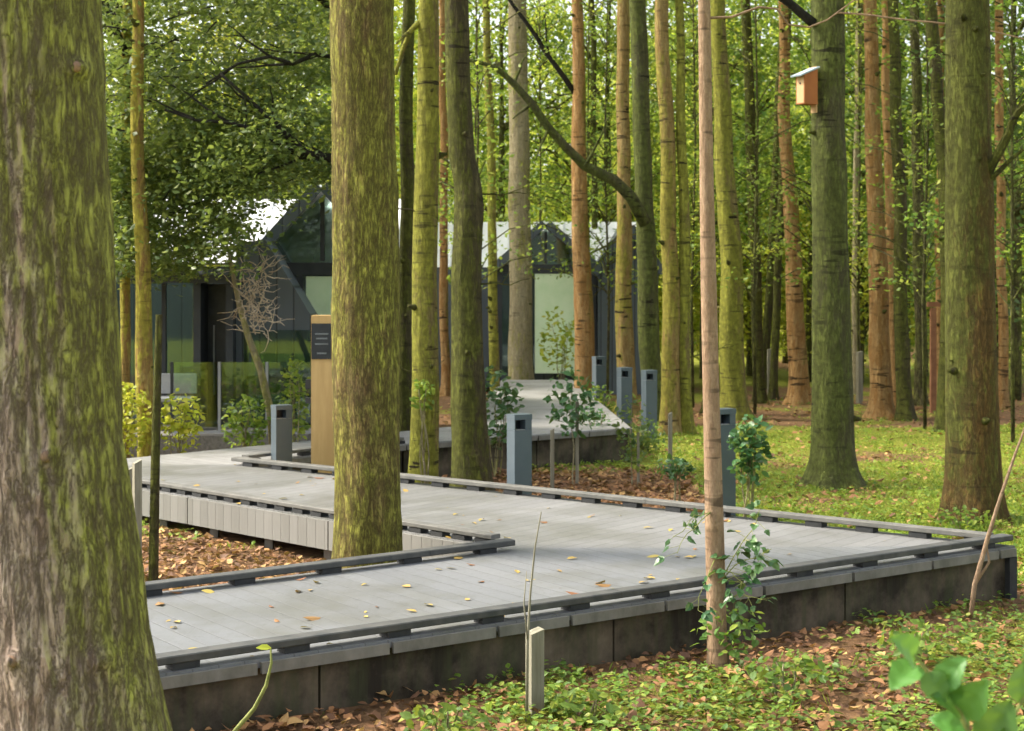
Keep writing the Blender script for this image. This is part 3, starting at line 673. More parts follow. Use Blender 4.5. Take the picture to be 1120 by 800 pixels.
# brown sapling in front of the boardwalk
SP = tree('slim pinkish-brown sapling in front of the boardwalk with green leaf sprigs low down', 'bark_sapling', 9.75,
    [(722, 785, 22), (600, 782, 21), (400, 777, 18), (200, 773, 15.5), (0, 770, 13)], 8.5, crown=False, name='sapling', segs=20, dz=.06, rough=.05, flare=.12, seed=24, roots=3)
def sprig(root, base, p, q, mat, n, size, rng, stemmat='green_stem', name='leaf_sprig', r=.004, spread=.06):
    mb = MB(); pts = limb(mb, p, q, r, r * .4, rng, sag=.03, n=6, segs=5, wob=.1)
    for k in range(n):
        t = rng.uniform(.15, 1.0); i = min(5, int(t * 6)); c = pts[i].lerp(pts[i+1], t * 6 - i)
        dr = Vector((rng.gauss(0, 1), rng.gauss(0, 1), rng.gauss(-.25, .5))).normalized()
        c2 = c + dr * spread * rng.uniform(.3, 1.2); mb.tube([c, c2], [r * .4, r * .3], 3)
        s = size * rng.uniform(.6, 1.3); nv = Vector((rng.gauss(0, .5), rng.gauss(-.4, .5), .9))
        i0 = len(mb.f); mb.leaf(c2, dr + Vector((0, 0, -.3)), nv, s, s * .72, mi=1, fold=.3, simple=False)
        for sd in (-1, 1):          # side lobes
            w = dr.cross(nv).normalized() * sd
            mb.leaf(c2 + dr * s * .15, dr * .6 + w, nv, s * .55, s * .4, mi=1, fold=.2, simple=False)
    return mb.build(name, [M[stemmat], M[mat]], root)
rs = random.Random(31); bS = SP[1]
for a, b, n in (((779, 560), (738, 582), 6), ((779, 560), (742, 605), 5), ((784, 640), (838, 548), 16), ((784, 640), (845, 600), 12), ((783, 625), (815, 640), 10), ((783, 610), (760, 668), 6), ((786, 660), (835, 655), 8)):
    sprig(SP[0], bS, W(*a, 9.72) - bS, W(*b, 9.5 + rs.uniform(-.15, .1)) - bS, 'leaf_glossy', int(n * 1.4), .07, rs, spread=.08)
mb = MB(); mb.smooth = True   # twigs high on the sapling and the branch crossing to the right
mb.tube([W(x, y, 9.75 + k * .05) - bS for k, (x, y) in enumerate(((774, 20), (800, 19), (830, 8), (850, 10), (862, 27), (885, 30), (905, 22), (940, -4)))], [.009, .008, .0075, .007, .006, .006, .005, .004], 6)
mb.build('branch', [M['bark_sapling']], SP[0])
# dark branch and twigs on the bird box tree
mb = MB(); mb.smooth = True; b15 = T15[1]; limb(mb, W(890, 26, 19.2) - b15, W(842, -14, 19.1) - b15, .06, .04, rr, wob=.03); mb.build('branch', [M['bark_black']], T15[0])
mb = MB(); limb(mb, W(915, 14, 19.1) - b15, W(1125, 42, 18.5) - b15, .012, .006, rr, sag=.05, n=10, wob=.02); mb.build('branch', [M['bark_sapling']], T15[0])
mb = MB(); limb(mb, W(1080, 190, 16.0) - T19[1], W(1122, 110, 15.6) - T19[1], .05, .03, rr); limb(mb, W(1078, 200, 16.0) - T19[1], W(1118, 165, 15.8) - T19[1], .03, .015, rr); mb.build('branch', [M['bark_dark']], T19[0])

# bird box
bb = thing('bird_box', 'small orange wooden bird box with a grey sloping roof fixed to a dark trunk', 'bird box', (wx(880, 19.25), 19.1, wz(118, 19.25)))
bb.rotation_euler = (0, 0, R(30)); bb.scale = (.80, .80, .80)
mb = MB(); mb.box((.0, -.086, .24), .125, .008, .21); mb.box((0, .086, .24), .125, .008, .21)
i = len(mb.v)
for s in (-1, 1):   # sides carry the slope up to the trunk
    mb.hull([(-.125, .086*s - .008, .45), (.125, .086*s - .008, .45), (.125, .086*s - .008, .55)], [(-.125, .086*s + .008, .45), (.125, .086*s + .008, .45), (.125, .086*s + .008, .55)])
mb.build('side_panel', [M['boxside']], bb)
mb = MB(); mb.box((-.118, 0, .24), .008, .077, .20); mb.build('front_panel', [M['boxfront']], bb)
mb = MB(); mb.box((0, 0, .035), .13, .096, .008); mb.build('base', [M['boxside']], bb)
mb = MB(); mb.box((.137, 0, .25), .011, .06, .34); mb.build('mounting_board', [M['boxfront']], bb)
sl = math.atan2(.10, .25); mb = MB(); mb.box((-.03, 0, .505), .195, .115, .011, (Vector((math.cos(sl), 0, math.sin(sl))), Vector((0,1,0)), Vector((-math.sin(sl), 0, math.cos(sl))))); mb.build('roof', [M['boxroof']], bb)
mb = MB(); mb.tube([(-.128, 0, .33), (-.1245, 0, .33)], [.017, .017], 16); mb.build('entrance_hole', [M['steel_dark']], bb)

# ------------------------------------------------------------------ broadleaf crowns behind and beside
rb = random.Random(77)
def bl_mesh(seed, leafm, n, per, size, rad, cz, spread, shell=.3):
    r = random.Random(seed); mb = MB(); clumps(r, n, per, rad, size, (0, 0, cz), shell, .55, spread, .62, mb=mb)
    cr = mb.mesh('crown', [leafm])
    tb = MB(); tb.smooth = True
    tb.tube([(0, 0, -.3), (.03, 0, 1.2), (.1, .05, 3.5), (0, .1, cz), (.1, 0, cz + rad[2] * .7)], [.12, .10, .085, .06, .02], 9, rough=.1)
    for k in range(9):
        z = r.uniform(cz - rad[2] * .75, cz + rad[2] * .4); a = r.uniform(0, 6.28); L = rad[0] * r.uniform(.6, .95)
        limb(tb, (.05, .05, z), (math.cos(a) * L, math.sin(a) * L, z + r.uniform(.3, 1.6)), .06, .015, r, wob=.1, segs=5)
    return cr, tb.mesh('trunk', [M['bark_far']])
KIND = {}
for key, lm in (('dark', 'leaf_dark'), ('mid', 'leaf_mid'), ('yellow', 'leaf_yellow')):
    KIND[key] = [bl_mesh(hash(key) % 100 if False else {'dark': 1, 'mid': 2, 'yellow': 3}[key] * 10 + k, M[lm], 150, 72, .13, (2.7, 2.4, 4.8), 6.4, .40) for k in range(2)]
LOWK = [bl_mesh(90 + k, M[lm], 80, 60, .11, (1.9, 1.6, 1.5), 1.7, .34, .1) for k, lm in enumerate(('leaf_yellow', 'leaf_mid', 'leaf_lime'))]
def broad(label, px, d, key, h=1.0, sc=1.0, var=0, cat='tree', name='broadleaf_tree', low=None):
    x = wx(px, d); root = thing(name, label, cat, (x, d, gz(x, d)), None, rb.uniform(0, 6.28))
    cr, tk = LOWK[low] if low is not None else KIND[key][var % 2]
    for nm, me in (('crown', cr), ('trunk', tk)):
        o = bpy.data.objects.new(nm, me); COL.objects.link(o); o.parent = root; o.scale = (sc, sc, sc * h)
    return root
BROAD = [
 (60, 34, 'mid', 'leafy green tree hidden mostly behind the huge front trunk'),
 (190, 33, 'yellow', 'yellowish broadleaf tree whose bright top shows above the dark lodge roof'),
 (300, 37, 'mid', 'broadleaf tree rising behind the pale roof of the left lodge'),
 (395, 38, 'yellow', 'pale green broadleaf tree behind the thick mossy trunk'),
 (470, 43, 'mid', 'broadleaf tree behind the slender yellow-green trunk and the lodge roofs'),
 (545, 41, 'mid', 'broadleaf tree filling the gap under the arching limb'),
 (610, 45, 'yellow', 'yellow-green broadleaf tree rising behind the glazed gable of the far lodge'),
 (668, 42, 'mid', 'broadleaf tree with green leaves behind the slim orange-topped pine'),
 (715, 52, 'yellow', 'pale yellow broadleaf tree in the gap right of the trunk with the arching limb'),
 (770, 40, 'mid', 'green broadleaf tree behind the brown sapling'),
 (828, 44, 'mid', 'broadleaf tree behind the crossing pair of mossy trunks'),
 (885, 39, 'mid', 'green broadleaf tree directly behind the bird box'),
 (935, 50, 'yellow', 'yellow-green tree glowing between bird box tree and tall orange pine'),
 (990, 38, 'mid', 'green broadleaf tree behind the mossy green trunk right of the orange pine'),
 (1050, 36, 'mid', 'shaded broadleaf tree behind the thick rust-brown trunk'),
 (1110, 33, 'dark', 'dark broadleaf tree at the right edge of the wood'),
]
for k, (px, d, key, lb) in enumerate(BROAD):
    broad(lb, px, d, key, rb.uniform(.95, 1.2), rb.uniform(.9, 1.08), k)
for px, d, kk, lb in ((860, 46, 0, 'pale leafy bush far behind the straight orange pine'), (938, 39, 2, 'yellow bush enlarged to brighten the gap right of the bird box tree'), (745, 44, 0, 'pale green bush far behind the ochre pine pair'),
        (1010, 41, 1, 'green bush low behind the rusty wooden frame'), (1095, 35, 1, 'green bush at the right edge past the thick rust-brown trunk'), (822, 41, 2, 'yellow bush added to brighten the gap behind the ringed trunk right of the sapling'), (708, 44, 2, 'yellow bush added to brighten the gap beside the mossy trunk with the arching limb')):
    broad(lb, px, d, None, 1.15 if kk == 2 else .95, 1.25 if kk == 2 else 1.0, 0, 'bush', 'woodland_bush', low=kk)
ru = random.Random(55); UND = []
for k, lm in enumerate(('leaf_mid', 'leaf_yellow', 'leaf_mid')):
    mb = MB()
    for j in range(46):
        a = ru.uniform(0, 6.28); rr_ = ru.uniform(.2, 1.7); z = ru.uniform(2.4, 9.5); c = Vector((math.cos(a) * rr_, math.sin(a) * rr_, z)); sp = ru.uniform(.16, .34)
        mb.tube([(0, 0, z - .5), tuple(c * .55 + Vector((0, 0, z * .45 - .1))), tuple(c)], [.014, .010, .004], 4, mi=1)
        for q in range(ru.randint(26, 52)):
            o = Vector((ru.gauss(0, sp), ru.gauss(0, sp), ru.gauss(0, sp * .45))); s_ = ru.uniform(.06, .12)
            mb.leaf(c + o, Vector((ru.gauss(0, 1), ru.gauss(0, 1), ru.gauss(-.3, .5))), Vector((ru.gauss(0, .5), ru.gauss(0, .5), 1)), s_, s_ * .65)
    tb = MB(); tb.smooth = True; tb.tube([(0, 0, -.2), (.05, 0, 2), (-.04, .03, 5), (.05, 0, 9.6)], [.032, .028, .02, .008], 8, rough=.1)
    UND.append((mb.mesh('crown', [M[lm], M['bark_far']]), tb.mesh('trunk', [M['bark_far']])))
for px, d, k, lb in ((520, 27.5, 0, 'slender young tree with hanging green sprays right of the kinked dark trunk'), (590, 36.5, 1, 'young tree with pale sprays in front of the far lodge roof'), (643, 34.0, 0, 'leafy young tree standing close behind the pink-orange pine'),
        (664, 33.0, 2, 'young tree with green sprays between the pink-orange pine and the slim orange-topped pine'), (758, 31.0, 1, 'young tree with yellowish sprays close left of the brown sapling top'), (826, 29.5, 2, 'leafy young tree between the ringed trunk and the straight orange pine'),
        (892, 30.0, 0, 'young tree whose sprays hang behind the bird box'), (940, 34.0, 1, 'young tree with yellow sprays in the gap right of the bird box trunk'), (1012, 26.5, 2, 'young leafy tree left of the thick rust-brown trunk'), (1108, 24.5, 0, 'young tree with green sprays at the far right edge')):
    root = thing('young_tree', lb, 'tree', (wx(px, d), d, gz(wx(px, d), d)), None, px * .37)
    for nm, me in zip(('crown', 'trunk'), UND[k]):
        o = bpy.data.objects.new(nm, me); COL.objects.link(o); o.parent = root
# the mass of the wood beyond (one object)
rm = random.Random(3); mb = MB(); mi_choice = (0, 0, 0, 1, 2)
for k in range(64):
    d = rm.uniform(56, 84); x = wx(rm.uniform(-260, 1380), d); i0 = len(mb.f)
    clumps(rm, 60, 38, (3.6, 2.6, rm.uniform(4.5, 7.5)), .28, (x, d, rm.uniform(4.2, 8.0)), .2, .6, .8, .62, mb=mb)
    m_ = rm.choice(mi_choice); mb.m[i0:] = [m_] * (len(mb.f) - i0)
tag(mb.build('far_woodland', [M['leaf_yellow'], M['leaf_mid'], M['leaf_lime']]), 'mass of green and yellow foliage closing the view far behind the trunks', kind='stuff')

# dark leaved tree hanging over the left lodge
d0 = 21.0; bd_ = Vector((wx(420, 22.0), 22.0, gz(-1.7, 22)))
lt = thing('broadleaf_tree', 'big dark-leaved tree whose low boughs hang over the left lodge and its porch', 'tree', bd_)
mb, bx_, ct_ = trunk(22.0, [(450, 421, 22), (300, 418, 20), (0, 412, 16)], 9, segs=16, dz=.2, seed=41); mb.build('trunk', [M['bark_black']], lt)
rd = random.Random(12)
for path, r0 in (([(415, 190), (385, 178), (360, 172), (335, 168), (318, 152), (300, 134), (284, 120), (268, 105), (240, 80)], .06), ([(415, 176), (365, 176), (330, 172), (305, 158), (280, 142), (250, 134), (215, 132), (180, 120)], .042),
                 ([(415, 70), (380, 64), (345, 60), (320, 70), (295, 62), (260, 70), (225, 92)], .04), ([(412, 40), (360, 8), (345, -6), (310, -30)], .06)):
    mb = MB(); mb.smooth = True; n = len(path)
    mb.tube([W(x, y, 22 - min(k, 2) * 1.25 - .07 * k) - bd_ for k, (x, y) in enumerate(path)], [r0 * (1 - .8 * k / n) for k in range(n)], 8, rough=.12)
    for k in range(2, n - 1):
        a = W(*path[k], 22 - min(k, 2) * 1.25 - .07 * k) - bd_; limb(mb, a, a + Vector((rd.uniform(-.9, .1), rd.uniform(-.4, .4), rd.uniform(-.5, .6))), .018, .006, rd)
    mb.build('branch', [M['bark_black']], lt)
mb = MB(); mb2 = []
for _ in range(620):
    px = rd.uniform(95, 372); py = rd.uniform(-60, 292)
    if px > 330 and py > 205: continue
    if py > 215 and px > 262 and rd.random() < .85: continue
    if py > 262 and px > 205: continue
    d = rd.uniform(19.3, 22.6); c = W(px, py, d) - bd_; sp = rd.uniform(.14, .30)
    for k in range(rd.randint(34, 62)):
        o = Vector((rd.gauss(0, sp), rd.gauss(0, sp), rd.gauss(0, sp * .5))); s = rd.uniform(.055, .12)
        mb.leaf(c + o, Vector((rd.gauss(0, 1), rd.gauss(0, 1), rd.gauss(-.3, .5))), Vector((rd.gauss(0, .5), rd.gauss(0, .5), 1)), s, s * .65)
for _ in range(380):
    px = rd.uniform(104, 300); py = rd.uniform(140, 300)
    if px > 250 and py > 215 - (px - 250) * .5: continue
    if py > 275 and px > 212: continue
    d = rd.uniform(19.6, 22.3); c = W(px, py, d) - bd_; sp = rd.uniform(.14, .28)
    for k in range(rd.randint(34, 58)):
        o = Vector((rd.gauss(0, sp), rd.gauss(0, sp), rd.gauss(0, sp * .4))); s = rd.uniform(.05, .11)
        mb.leaf(c + o, Vector((rd.gauss(0, 1), rd.gauss(0, 1), rd.gauss(-.3, .5))), Vector((rd.gauss(0, .5), rd.gauss(0, .5), 1)), s, s * .65)
for _ in range(190):
    px = rd.uniform(205, 345); py = rd.uniform(110, 296)
    if px > 300 and py > 200 or px > 262 and py > 222 or px > 215 and py > 262 and rd.random() < .6: continue
    d = rd.uniform(18.6, 20.2); c = W(px, py, d) - bd_; sp = rd.uniform(.12, .24)
    for k in range(rd.randint(20, 40)):
        o = Vector((rd.gauss(0, sp), rd.gauss(0, sp), rd.gauss(0, sp * .45))); s = rd.uniform(.05, .10)
        mb.leaf(c + o, Vector((rd.gauss(0, 1), rd.gauss(0, 1), rd.gauss(-.3, .5))), Vector((rd.gauss(0, .5), rd.gauss(0, .5), 1)), s, s * .65)
for k in range(150):
    px = rd.uniform(104, 345); py = rd.uniform(-20, 270)
    if px > 250 and py > 200: continue
    a = W(px, py, rd.uniform(19.5, 22.3)) - bd_; limb(mb, a, a + Vector((rd.uniform(-.8, .3), rd.uniform(-.3, .3), rd.uniform(-.35, .35))), .012, .004, rd, segs=4)
    mb.m[-((7) * 4 + 2):] = [1] * (7 * 4 + 2)
mb.build('crown', [M['leaf_dark'], M['bark_black']], lt)

# leaning pale tree and its bare twigs by the lodge
dl = 20.6; bl = Vector((wx(298, dl), dl, gz(-3, dl)))
ln = thing('leaning_tree', 'thin pale trunk leaning left with a ball of bare pale twigs before the lodge', 'tree', bl)
mb = MB(); mb.smooth = True; mb.tube([W(x, y, dl) - bl for x, y in ((300, 500), (296, 452), (285, 405), (272, 370), (262, 335), (256, 305), (250, 275))], [.06, .052, .046, .042, .036, .03, .02], 10, rough=.12); mb.build('trunk', [M['bark_pale']], ln)
mb = MB(); rt = random.Random(2)
for k in range(105):
    a = W(rt.uniform(262, 296), rt.uniform(290, 366), dl) - bl; u = Vector((rt.gauss(0, 1), rt.gauss(0, 1), rt.gauss(.3, .9))).normalized() * rt.uniform(.2, .45)
    limb(mb, a, a + u, .008, .003, rt, n=4, segs=3, wob=.3)
mb.build('twigs', [plain('purple_twig', (.42, .34, .24), (.54, .45, .33), .9, 8)], ln)

# ------------------------------------------------------------------ lodges
def gable(root, cx, y, half, ze, zp, depth, zb, solid, panes=True, name='gable'):
    """a gabled bay facing the camera; roof slopes run back"""
    e = .16
    if solid:
        mb = MB(); mb.hull([(cx-half, y, zb), (cx+half, y, zb), (cx+half, y, ze), (cx, y, zp), (cx-half, y, ze)], [(cx-half, y+depth, zb), (cx+half, y+depth, zb), (cx+half, y+depth, ze), (cx, y+depth, zp), (cx-half, y+depth, ze)])
        mb.build('gable_wall', [M['slate']], root)
    else:
        w = .07
        mb = MB(); mb.box((cx, y, ze), half, .05, .09)                                    # fascia beam
        for s in (-1, 1): mb.box((cx + s * (half - w), y + .002, (zb + ze) / 2 - .045), w, .045, (ze - zb) / 2 - .047)
        mb.box((cx - half * .30, y + .002, (zb + ze) / 2 - .045), .05, .045, (ze - zb) / 2 - .047)
        mb.box((cx, y + .004, (ze + zp) / 2 - .02), .03, .03, (zp - ze) / 2 - .13)
        mb.build('window_frame', [M['frame']], root)
        g = MB(); g.box((cx, y + .02, (zb + ze) / 2 - .05), half - .14, .006, (ze - zb) / 2 - .06)
        g.hull([(cx-half+.1, y+.014, ze+.092), (cx+half-.1, y+.014, ze+.092), (cx, y+.014, zp-.1)], [(cx-half+.1, y+.026, ze+.092), (cx+half-.1, y+.026, ze+.092), (cx, y+.026, zp-.1)])
        g.build('glazing', [M['glass']], root)
        bl = MB(); bl.box((cx + half * .32, y - .004, (zb + ze) / 2 - .05), half * .54, .012, (ze - zb) / 2 - .06); bl.build('pane_sheen_panel', [M['pane_sheen']], root)  # opaque panel added for the bright reflecting pane; its brightness is in the colour
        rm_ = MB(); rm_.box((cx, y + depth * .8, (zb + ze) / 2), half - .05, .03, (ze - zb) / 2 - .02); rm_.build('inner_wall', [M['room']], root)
    mb = MB()
    for s in (-1, 1):
        u = Vector((s * half, 0, ze - zp)); L = u.length; u /= L; nn = Vector((-u.z * s, 0, u.x * s)) if True else None
        if nn.z < 0: nn = -nn
        c = Vector((cx, y + depth / 2 - .05, zp)) + u * (L / 2 + .06) + nn * .055
        mb.box(c, L / 2 + .06 - .004, depth / 2 + .1, .05, (u, Vector((0, 1, 0)), nn))
    mb.build('gable_roof', [M['roofmetal'] if not solid else M['slate']], root)
    mb = MB()
    for s in (-1, 1):
        u = Vector((s * half, 0, ze - zp)); L = u.length; u /= L; nn = Vector((-u.z, 0, u.x)); nn = nn if nn.z > 0 else -nn
        c = Vector((cx, y - .175, zp)) + u * (L / 2 + .08) + nn * .04
        mb.box(c, L / 2 + .07, .014, .085, (u, Vector((0, 1, 0)), nn))
    mb.build('bargeboard', [M['slate']], root)
def longroof(root, x0, x1, ya, yr, ze, zp):
    mb = MB(); mb.hull([(x0, ya, ze), (x0, yr, zp), (x0, 2 * yr - ya, ze)], [(x1, ya, ze), (x1, yr, zp), (x1, 2 * yr - ya, ze)])
    n = int((x1 - x0) / .42); s = (Vector((0, yr, zp)) - Vector((0, ya, ze))); L = s.length; s /= L; nn = Vector((0, -s.z, s.y))
    for k in range(1, n): mb.box(Vector((x0 + k * .42, (ya + yr) / 2, (ze + zp) / 2)) + nn * .015, .012, L / 2, .018, (Vector((1,0,0)), s, nn))
    mb.build('roof', [M['roofmetal']], root)

# far lodge at the end of the boardwalk
yf = 35.0
fl = thing('lodge', 'far lodge with glazed middle gable and pale metal roof where the boardwalk ends', 'building', (.7, yf, 0))
def rel(root):
    for o in [x for x in COL.objects if x.parent == root]:
        me = o.data; me.transform(Matrix.Translation(-root.location))
longroof(fl, -2.2, 2.95, yf + .55, yf + 2.2, 2.72, wz(243, yf + 2.2))
mb = MB(); mb.box((.36, yf + 2.2, 1.4), 2.5, 1.6, 1.32); mb.build('wall', [M['slate']], fl)
gable(fl, wx(597, yf), yf, 1.08, wz(294, yf), wz(246, yf), 1.8, .42, False)
gable(fl, wx(686, yf), yf - .35, .64, wz(296, yf), wz(250, yf), 2.2, 0, True)
rel(fl)
# left lodge
ya = 23.4
ll = thing('lodge', 'dark slate lodge at left with black porch doorway and a tall glazed gable', 'building', (-3.8, ya, 0))
longroof(ll, -7.6, -1.75, ya + .9, ya + 2.6, 2.70, wz(218, ya + 2.6))
mb = MB(); mb.box((-4.7, ya + 2.7, 1.35), 2.9, 1.5, 1.3); mb.build('wall', [M['slate']], ll)
gable(ll, wx(350, ya), ya + .3, 1.08, wz(294, ya), wz(204, ya), 2.0, .42, False)
# slate bay with a long right-hand roof slope
zA, zB = wz(262, ya - .5), wz(362, ya - .5); xA, xB, xC = wx(290, ya - .5), wx(350, ya - .5), wx(258, ya - .5)
mb = MB(); mb.hull([(xC, ya - .5, .42), (xB - .02, ya - .5, .42), (xB, ya - .5, zB), (xA, ya - .5, zA), (xC, ya - .5, zA - .05)], [(xC, ya + .8, .42), (xB - .02, ya + .8, .42), (xB, ya + .8, zB), (xA, ya + .8, zA), (xC, ya + .8, zA - .05)])
mb.build('side_bay', [M['slate']], ll)
mb = MB(); mb.box(((xC + xB) / 2 + .02, ya - .53, 1.12), (xB - xC) / 2 - .1, .012, .62); mb.build('window', [M['glass']], ll)
# porch with door
x0, x1 = wx(213, ya - .6), wx(256, ya - .6); zt = wz(310, ya - .6)
mb = MB(); mb.box((x0 + .05, ya - .4, (zt + .42) / 2), .05, .3, (zt - .42) / 2); mb.box((x1 - .05, ya - .4, (zt + .42) / 2), .05, .3, (zt - .42) / 2); mb.box(((x0 + x1) / 2, ya - .41, zt + .06), (x1 - x0) / 2 + .06, .32, .058); mb.build('porch', [M['frame']], ll)
mb = MB(); mb.box(((x0 + x1) / 2, ya - .15, (zt + .42) / 2), (x1 - x0) / 2 - .102, .02, (zt - .42) / 2 - .01); d_ = mb.build('door', [M['black_plate']], ll)
mb = MB(); mb.box((x0 + .2, ya - .2, 1.3), .012, .02, .5); hd = mb.build('handle', [M['lens']], d_)
# glazed wall left of the porch, with frames
xw0, xw1 = wx(60, ya), x0 - .02
mb = MB(); mb.box(((xw0 + xw1) / 2, ya - .02, (zt + .42) / 2), (xw1 - xw0) / 2 - .02, .008, (zt - .42) / 2); mb.build('glazing', [M['glass']], ll)
mb = MB()
for k in range(5): mb.box((xw0 + (xw1 - xw0) * k / 4, ya - .05, (zt + .42) / 2), .03, .03, (zt - .42) / 2)
mb.box(((xw0 + xw1) / 2, ya - .3, zt + .09), (xw1 - xw0) / 2 + .05, .35, .085); mb.build('window_frame', [M['frame']], ll)
mb = MB(); mb.box(((xw0 + x1) / 2 + .5, 22.3, .17), (x1 - xw0) / 2 + .7, .85, .22); mb.build('terrace', [M['stone']], ll)
rel(ll)
for o in [hd]: o.data.transform(Matrix.Translation(-ll.location))
# glass balustrade
yb = 21.6
gb_ = thing('glass_balustrade', 'clear glass balustrade with thin steel posts in front of the dark porch', 'balustrade', (wx(265, yb), yb, .40))
xs_ = [wx(p, yb) - gb_.location.x for p in (188, 240, 292, 342)]; hz = wz(396, yb) - .40
for k in range(3):
    mb = MB(); mb.box(((xs_[k] + xs_[k+1]) / 2, 0, hz / 2 + .04), (xs_[k+1] - xs_[k]) / 2 - .03, .006, hz / 2 - .045); mb.build('pane', [M['glass']], gb_)
for k in range(4):
    mb = MB(); mb.box((xs_[k], 0, hz / 2), .018, .018, hz / 2); mb.build('post', [M['frame'] if k == 0 else M['lens']], gb_)
mb = MB(); mb.box(((xs_[0] + xs_[3]) / 2, 0, .02), (xs_[3] - xs_[0]) / 2, .03, .018); mb.build('base_rail', [M['lens']], gb_)
# pale bench on the terrace
bn = thing('bench', 'pale grey bench on the terrace behind the yellow trunk', 'bench', (wx(190, 22.4), 22.3, .39))
mb = MB(); mb.box((0, 0, .42), .30, .2, .03, bev=.01); mb.build('seat', [M['lens']], bn)
mb = MB(); mb.box((0, .2, .62), .30, .02, .14, bev=.008); mb.build('backrest', [M['lens']], bn)
for s in (-1, 1):
    mb = MB(); mb.box((s * .24, 0, .195), .02, .17, .195); mb.build('leg', [M['frame']], bn)

# ------------------------------------------------------------------ bollards
dA = (D_ - C_).normalized(); nA = Vector((-dA.y, dA.x)); nA = nA if nA.x > 0 else -nA
def col_on(px, p, q):
    k = (px - CX) / F; d = q - p; t = (k * p.y - p.x) / (d.x - k * d.y); return p + d * t
def bollard():
    r = thing('light_bollard', '', 'bollard')
    mb = MB(); mb.box((0, 0, .485), .095, .075, .485, (Vector((0,0,1)) if False else Vector((1,0,0)), Vector((0,1,0)), Vector((0,0,1)))); body = mb.build('post', [M['steel']], r)
    # head: four walls round a lamp slot, closed top
    mb = MB(); z0, z1 = .972, 1.075
    mb.box((-.090, .0, (z0+z1)/2), .0048, .0745, (z1-z0)/2); mb.box((.060, .0, (z0+z1)/2), .0345, .0745, (z1-z0)/2); mb.box((-.03, .055, (z0+z1)/2), .055, .0195, (z1-z0)/2 - .001)
    mb.build('lamp_head', [M['steel']], r)
    mb = MB(); mb.box((0, 0, 1.102), .098, .078, .026); mb.build('cap', [M['steel']], r)
    mb = MB(); mb.box((-.03, .032, (z0+z1)/2), .054, .003, .045); mb.build('lamp_slot', [M['steel_dark']], r)
    mb = MB(); mb.box((-.03, -.02, z0 + .004), .052, .05, .003); mb.build('lens', [M['lens']], r)
    mb = MB(); mb.box((0, 0, .012), .13, .11, .012); mb.build('base_plate', [M['steel']], r)
    return r
d_1 = col_on(567, C_, D_).y + .42; p1 = Vector((wx(568, d_1), d_1)); p2 = Vector((wx(791, 15.9), 15.9))
BOL = [(p1.x, p1.y, 30, 'blue-grey light bollard with dark lamp slot, just right of the dark kinked trunk'),
       (p2.x, p2.y, 30, 'blue-grey bollard directly behind the brown sapling, half screened by ivy'),
       (wx(308, 17.95), 17.95, 30, 'grey bollard at the inside corner of the boardwalk beside the tan wooden post'),
       (wx(655, 28.3), 28.3, 25, 'farthest grey bollard, right next to the pink-orange pine trunk'),
       (wx(683, 25.0), 25.0, 25, 'grey bollard at the far deck edge in front of the slim orange-topped pine'),
       (wx(710, 24.4), 24.4, 25, 'grey bollard right in front of the mossy trunk with the arching limb')]
b0 = bollard(); tops = [453, 447, 443, 390, 402, 405]
for k, (x, y, rz, lb) in enumerate(BOL):
    b = b0 if k == 0 else copy_tree(b0)
    b.location = (x, y, gz(x, y)); b.rotation_euler = (0, 0, R(rz)); b['label'] = lb; b['group'] = 'light bollards along the boardwalk'
    hgt = wz(tops[k], y) - gz(x, y); b.scale = (1, 1, hgt / 1.128)

# oak post with black panel
dp = 17.45; po = thing('totem_post', 'square tan oak post carrying a black panel, half hidden by the thick mossy trunk', 'post', (wx(357, dp), dp, gz(-2, dp)))
zt = wz(345, dp) - po.location.z
mb = MB(); mb.box((0, 0, zt / 2), .15, .12, zt / 2); mb.build('post', [M['oak']], po)
mb = MB(); mb.box((-.04, -.127, wz(373, dp) - po.location.z), .105, .007, .19); pn = mb.build('panel', [M['black_plate']], po)
for py, w in ((365, .07), (370, .06), (376, .07), (386, .05)):
    mb = MB(); mb.box((-.035, -.1365, wz(py, dp) - po.location.z), w, .0015, .008); mb.build('printed_line', [M['print']], pn)
for py in (420, 438):
    mb = MB(); mb.box((-.185, -.02, wz(py, dp) - po.location.z), .035, .04, .05 if py == 420 else .03); mb.build('socket_box', [M['black_plate']], po)

# ------------------------------------------------------------------ stakes, stems, saplings
def stake(label, px, d, ptop, w, name='stake', lean=0.0, mat='stake', grp=None):
    x = wx(px, d); zb = gz(x, d); h = wz(ptop, d) - zb
    mb = MB(); mb.box((0, 0, h / 2 - .1), w, w, h / 2 + .1, bev=0); mb.v = [(a + lean * c, b, c + (0 if c < h * .9 else .012 * (1 if a > 0 else -1))) for a, b, c in mb.v]
    o = mb.build(name, [M[mat]]); o.location = (x, d, zb); o.rotation_euler = (0, 0, R(px % 40)); return tag(o, label, 'stake', grp)
stake('weathered square stake in front of the boardwalk, at the bottom of the picture', 585, 8.75, 690, .038)
stake('pale stake, left of the two close behind the huge front trunk', 141, 11.6, 512, .028, lean=.02)
stake('pale greenish stake, right of the two close behind the huge front trunk', 150, 11.3, 505, .026)
st = thing('dead_stem', 'thin leafless stem rising behind the square stake over the boardwalk', 'stem', (wx(578, 8.65), 8.65, gz(.1, 8.65)))
mb = MB(); mb.smooth = True; mb.tube([W(x, y, 8.65) - st.location for x, y in ((576, 800), (577, 700), (580, 650), (585, 600), (592, 560))], [.009, .008, .006, .005, .003], 6); mb.tube([W(x, y, 8.62) - st.location for x, y in ((577, 700), (573, 660), (576, 625))], [.005, .004, .002], 5); mb.build('stem', [M['stake']], st)
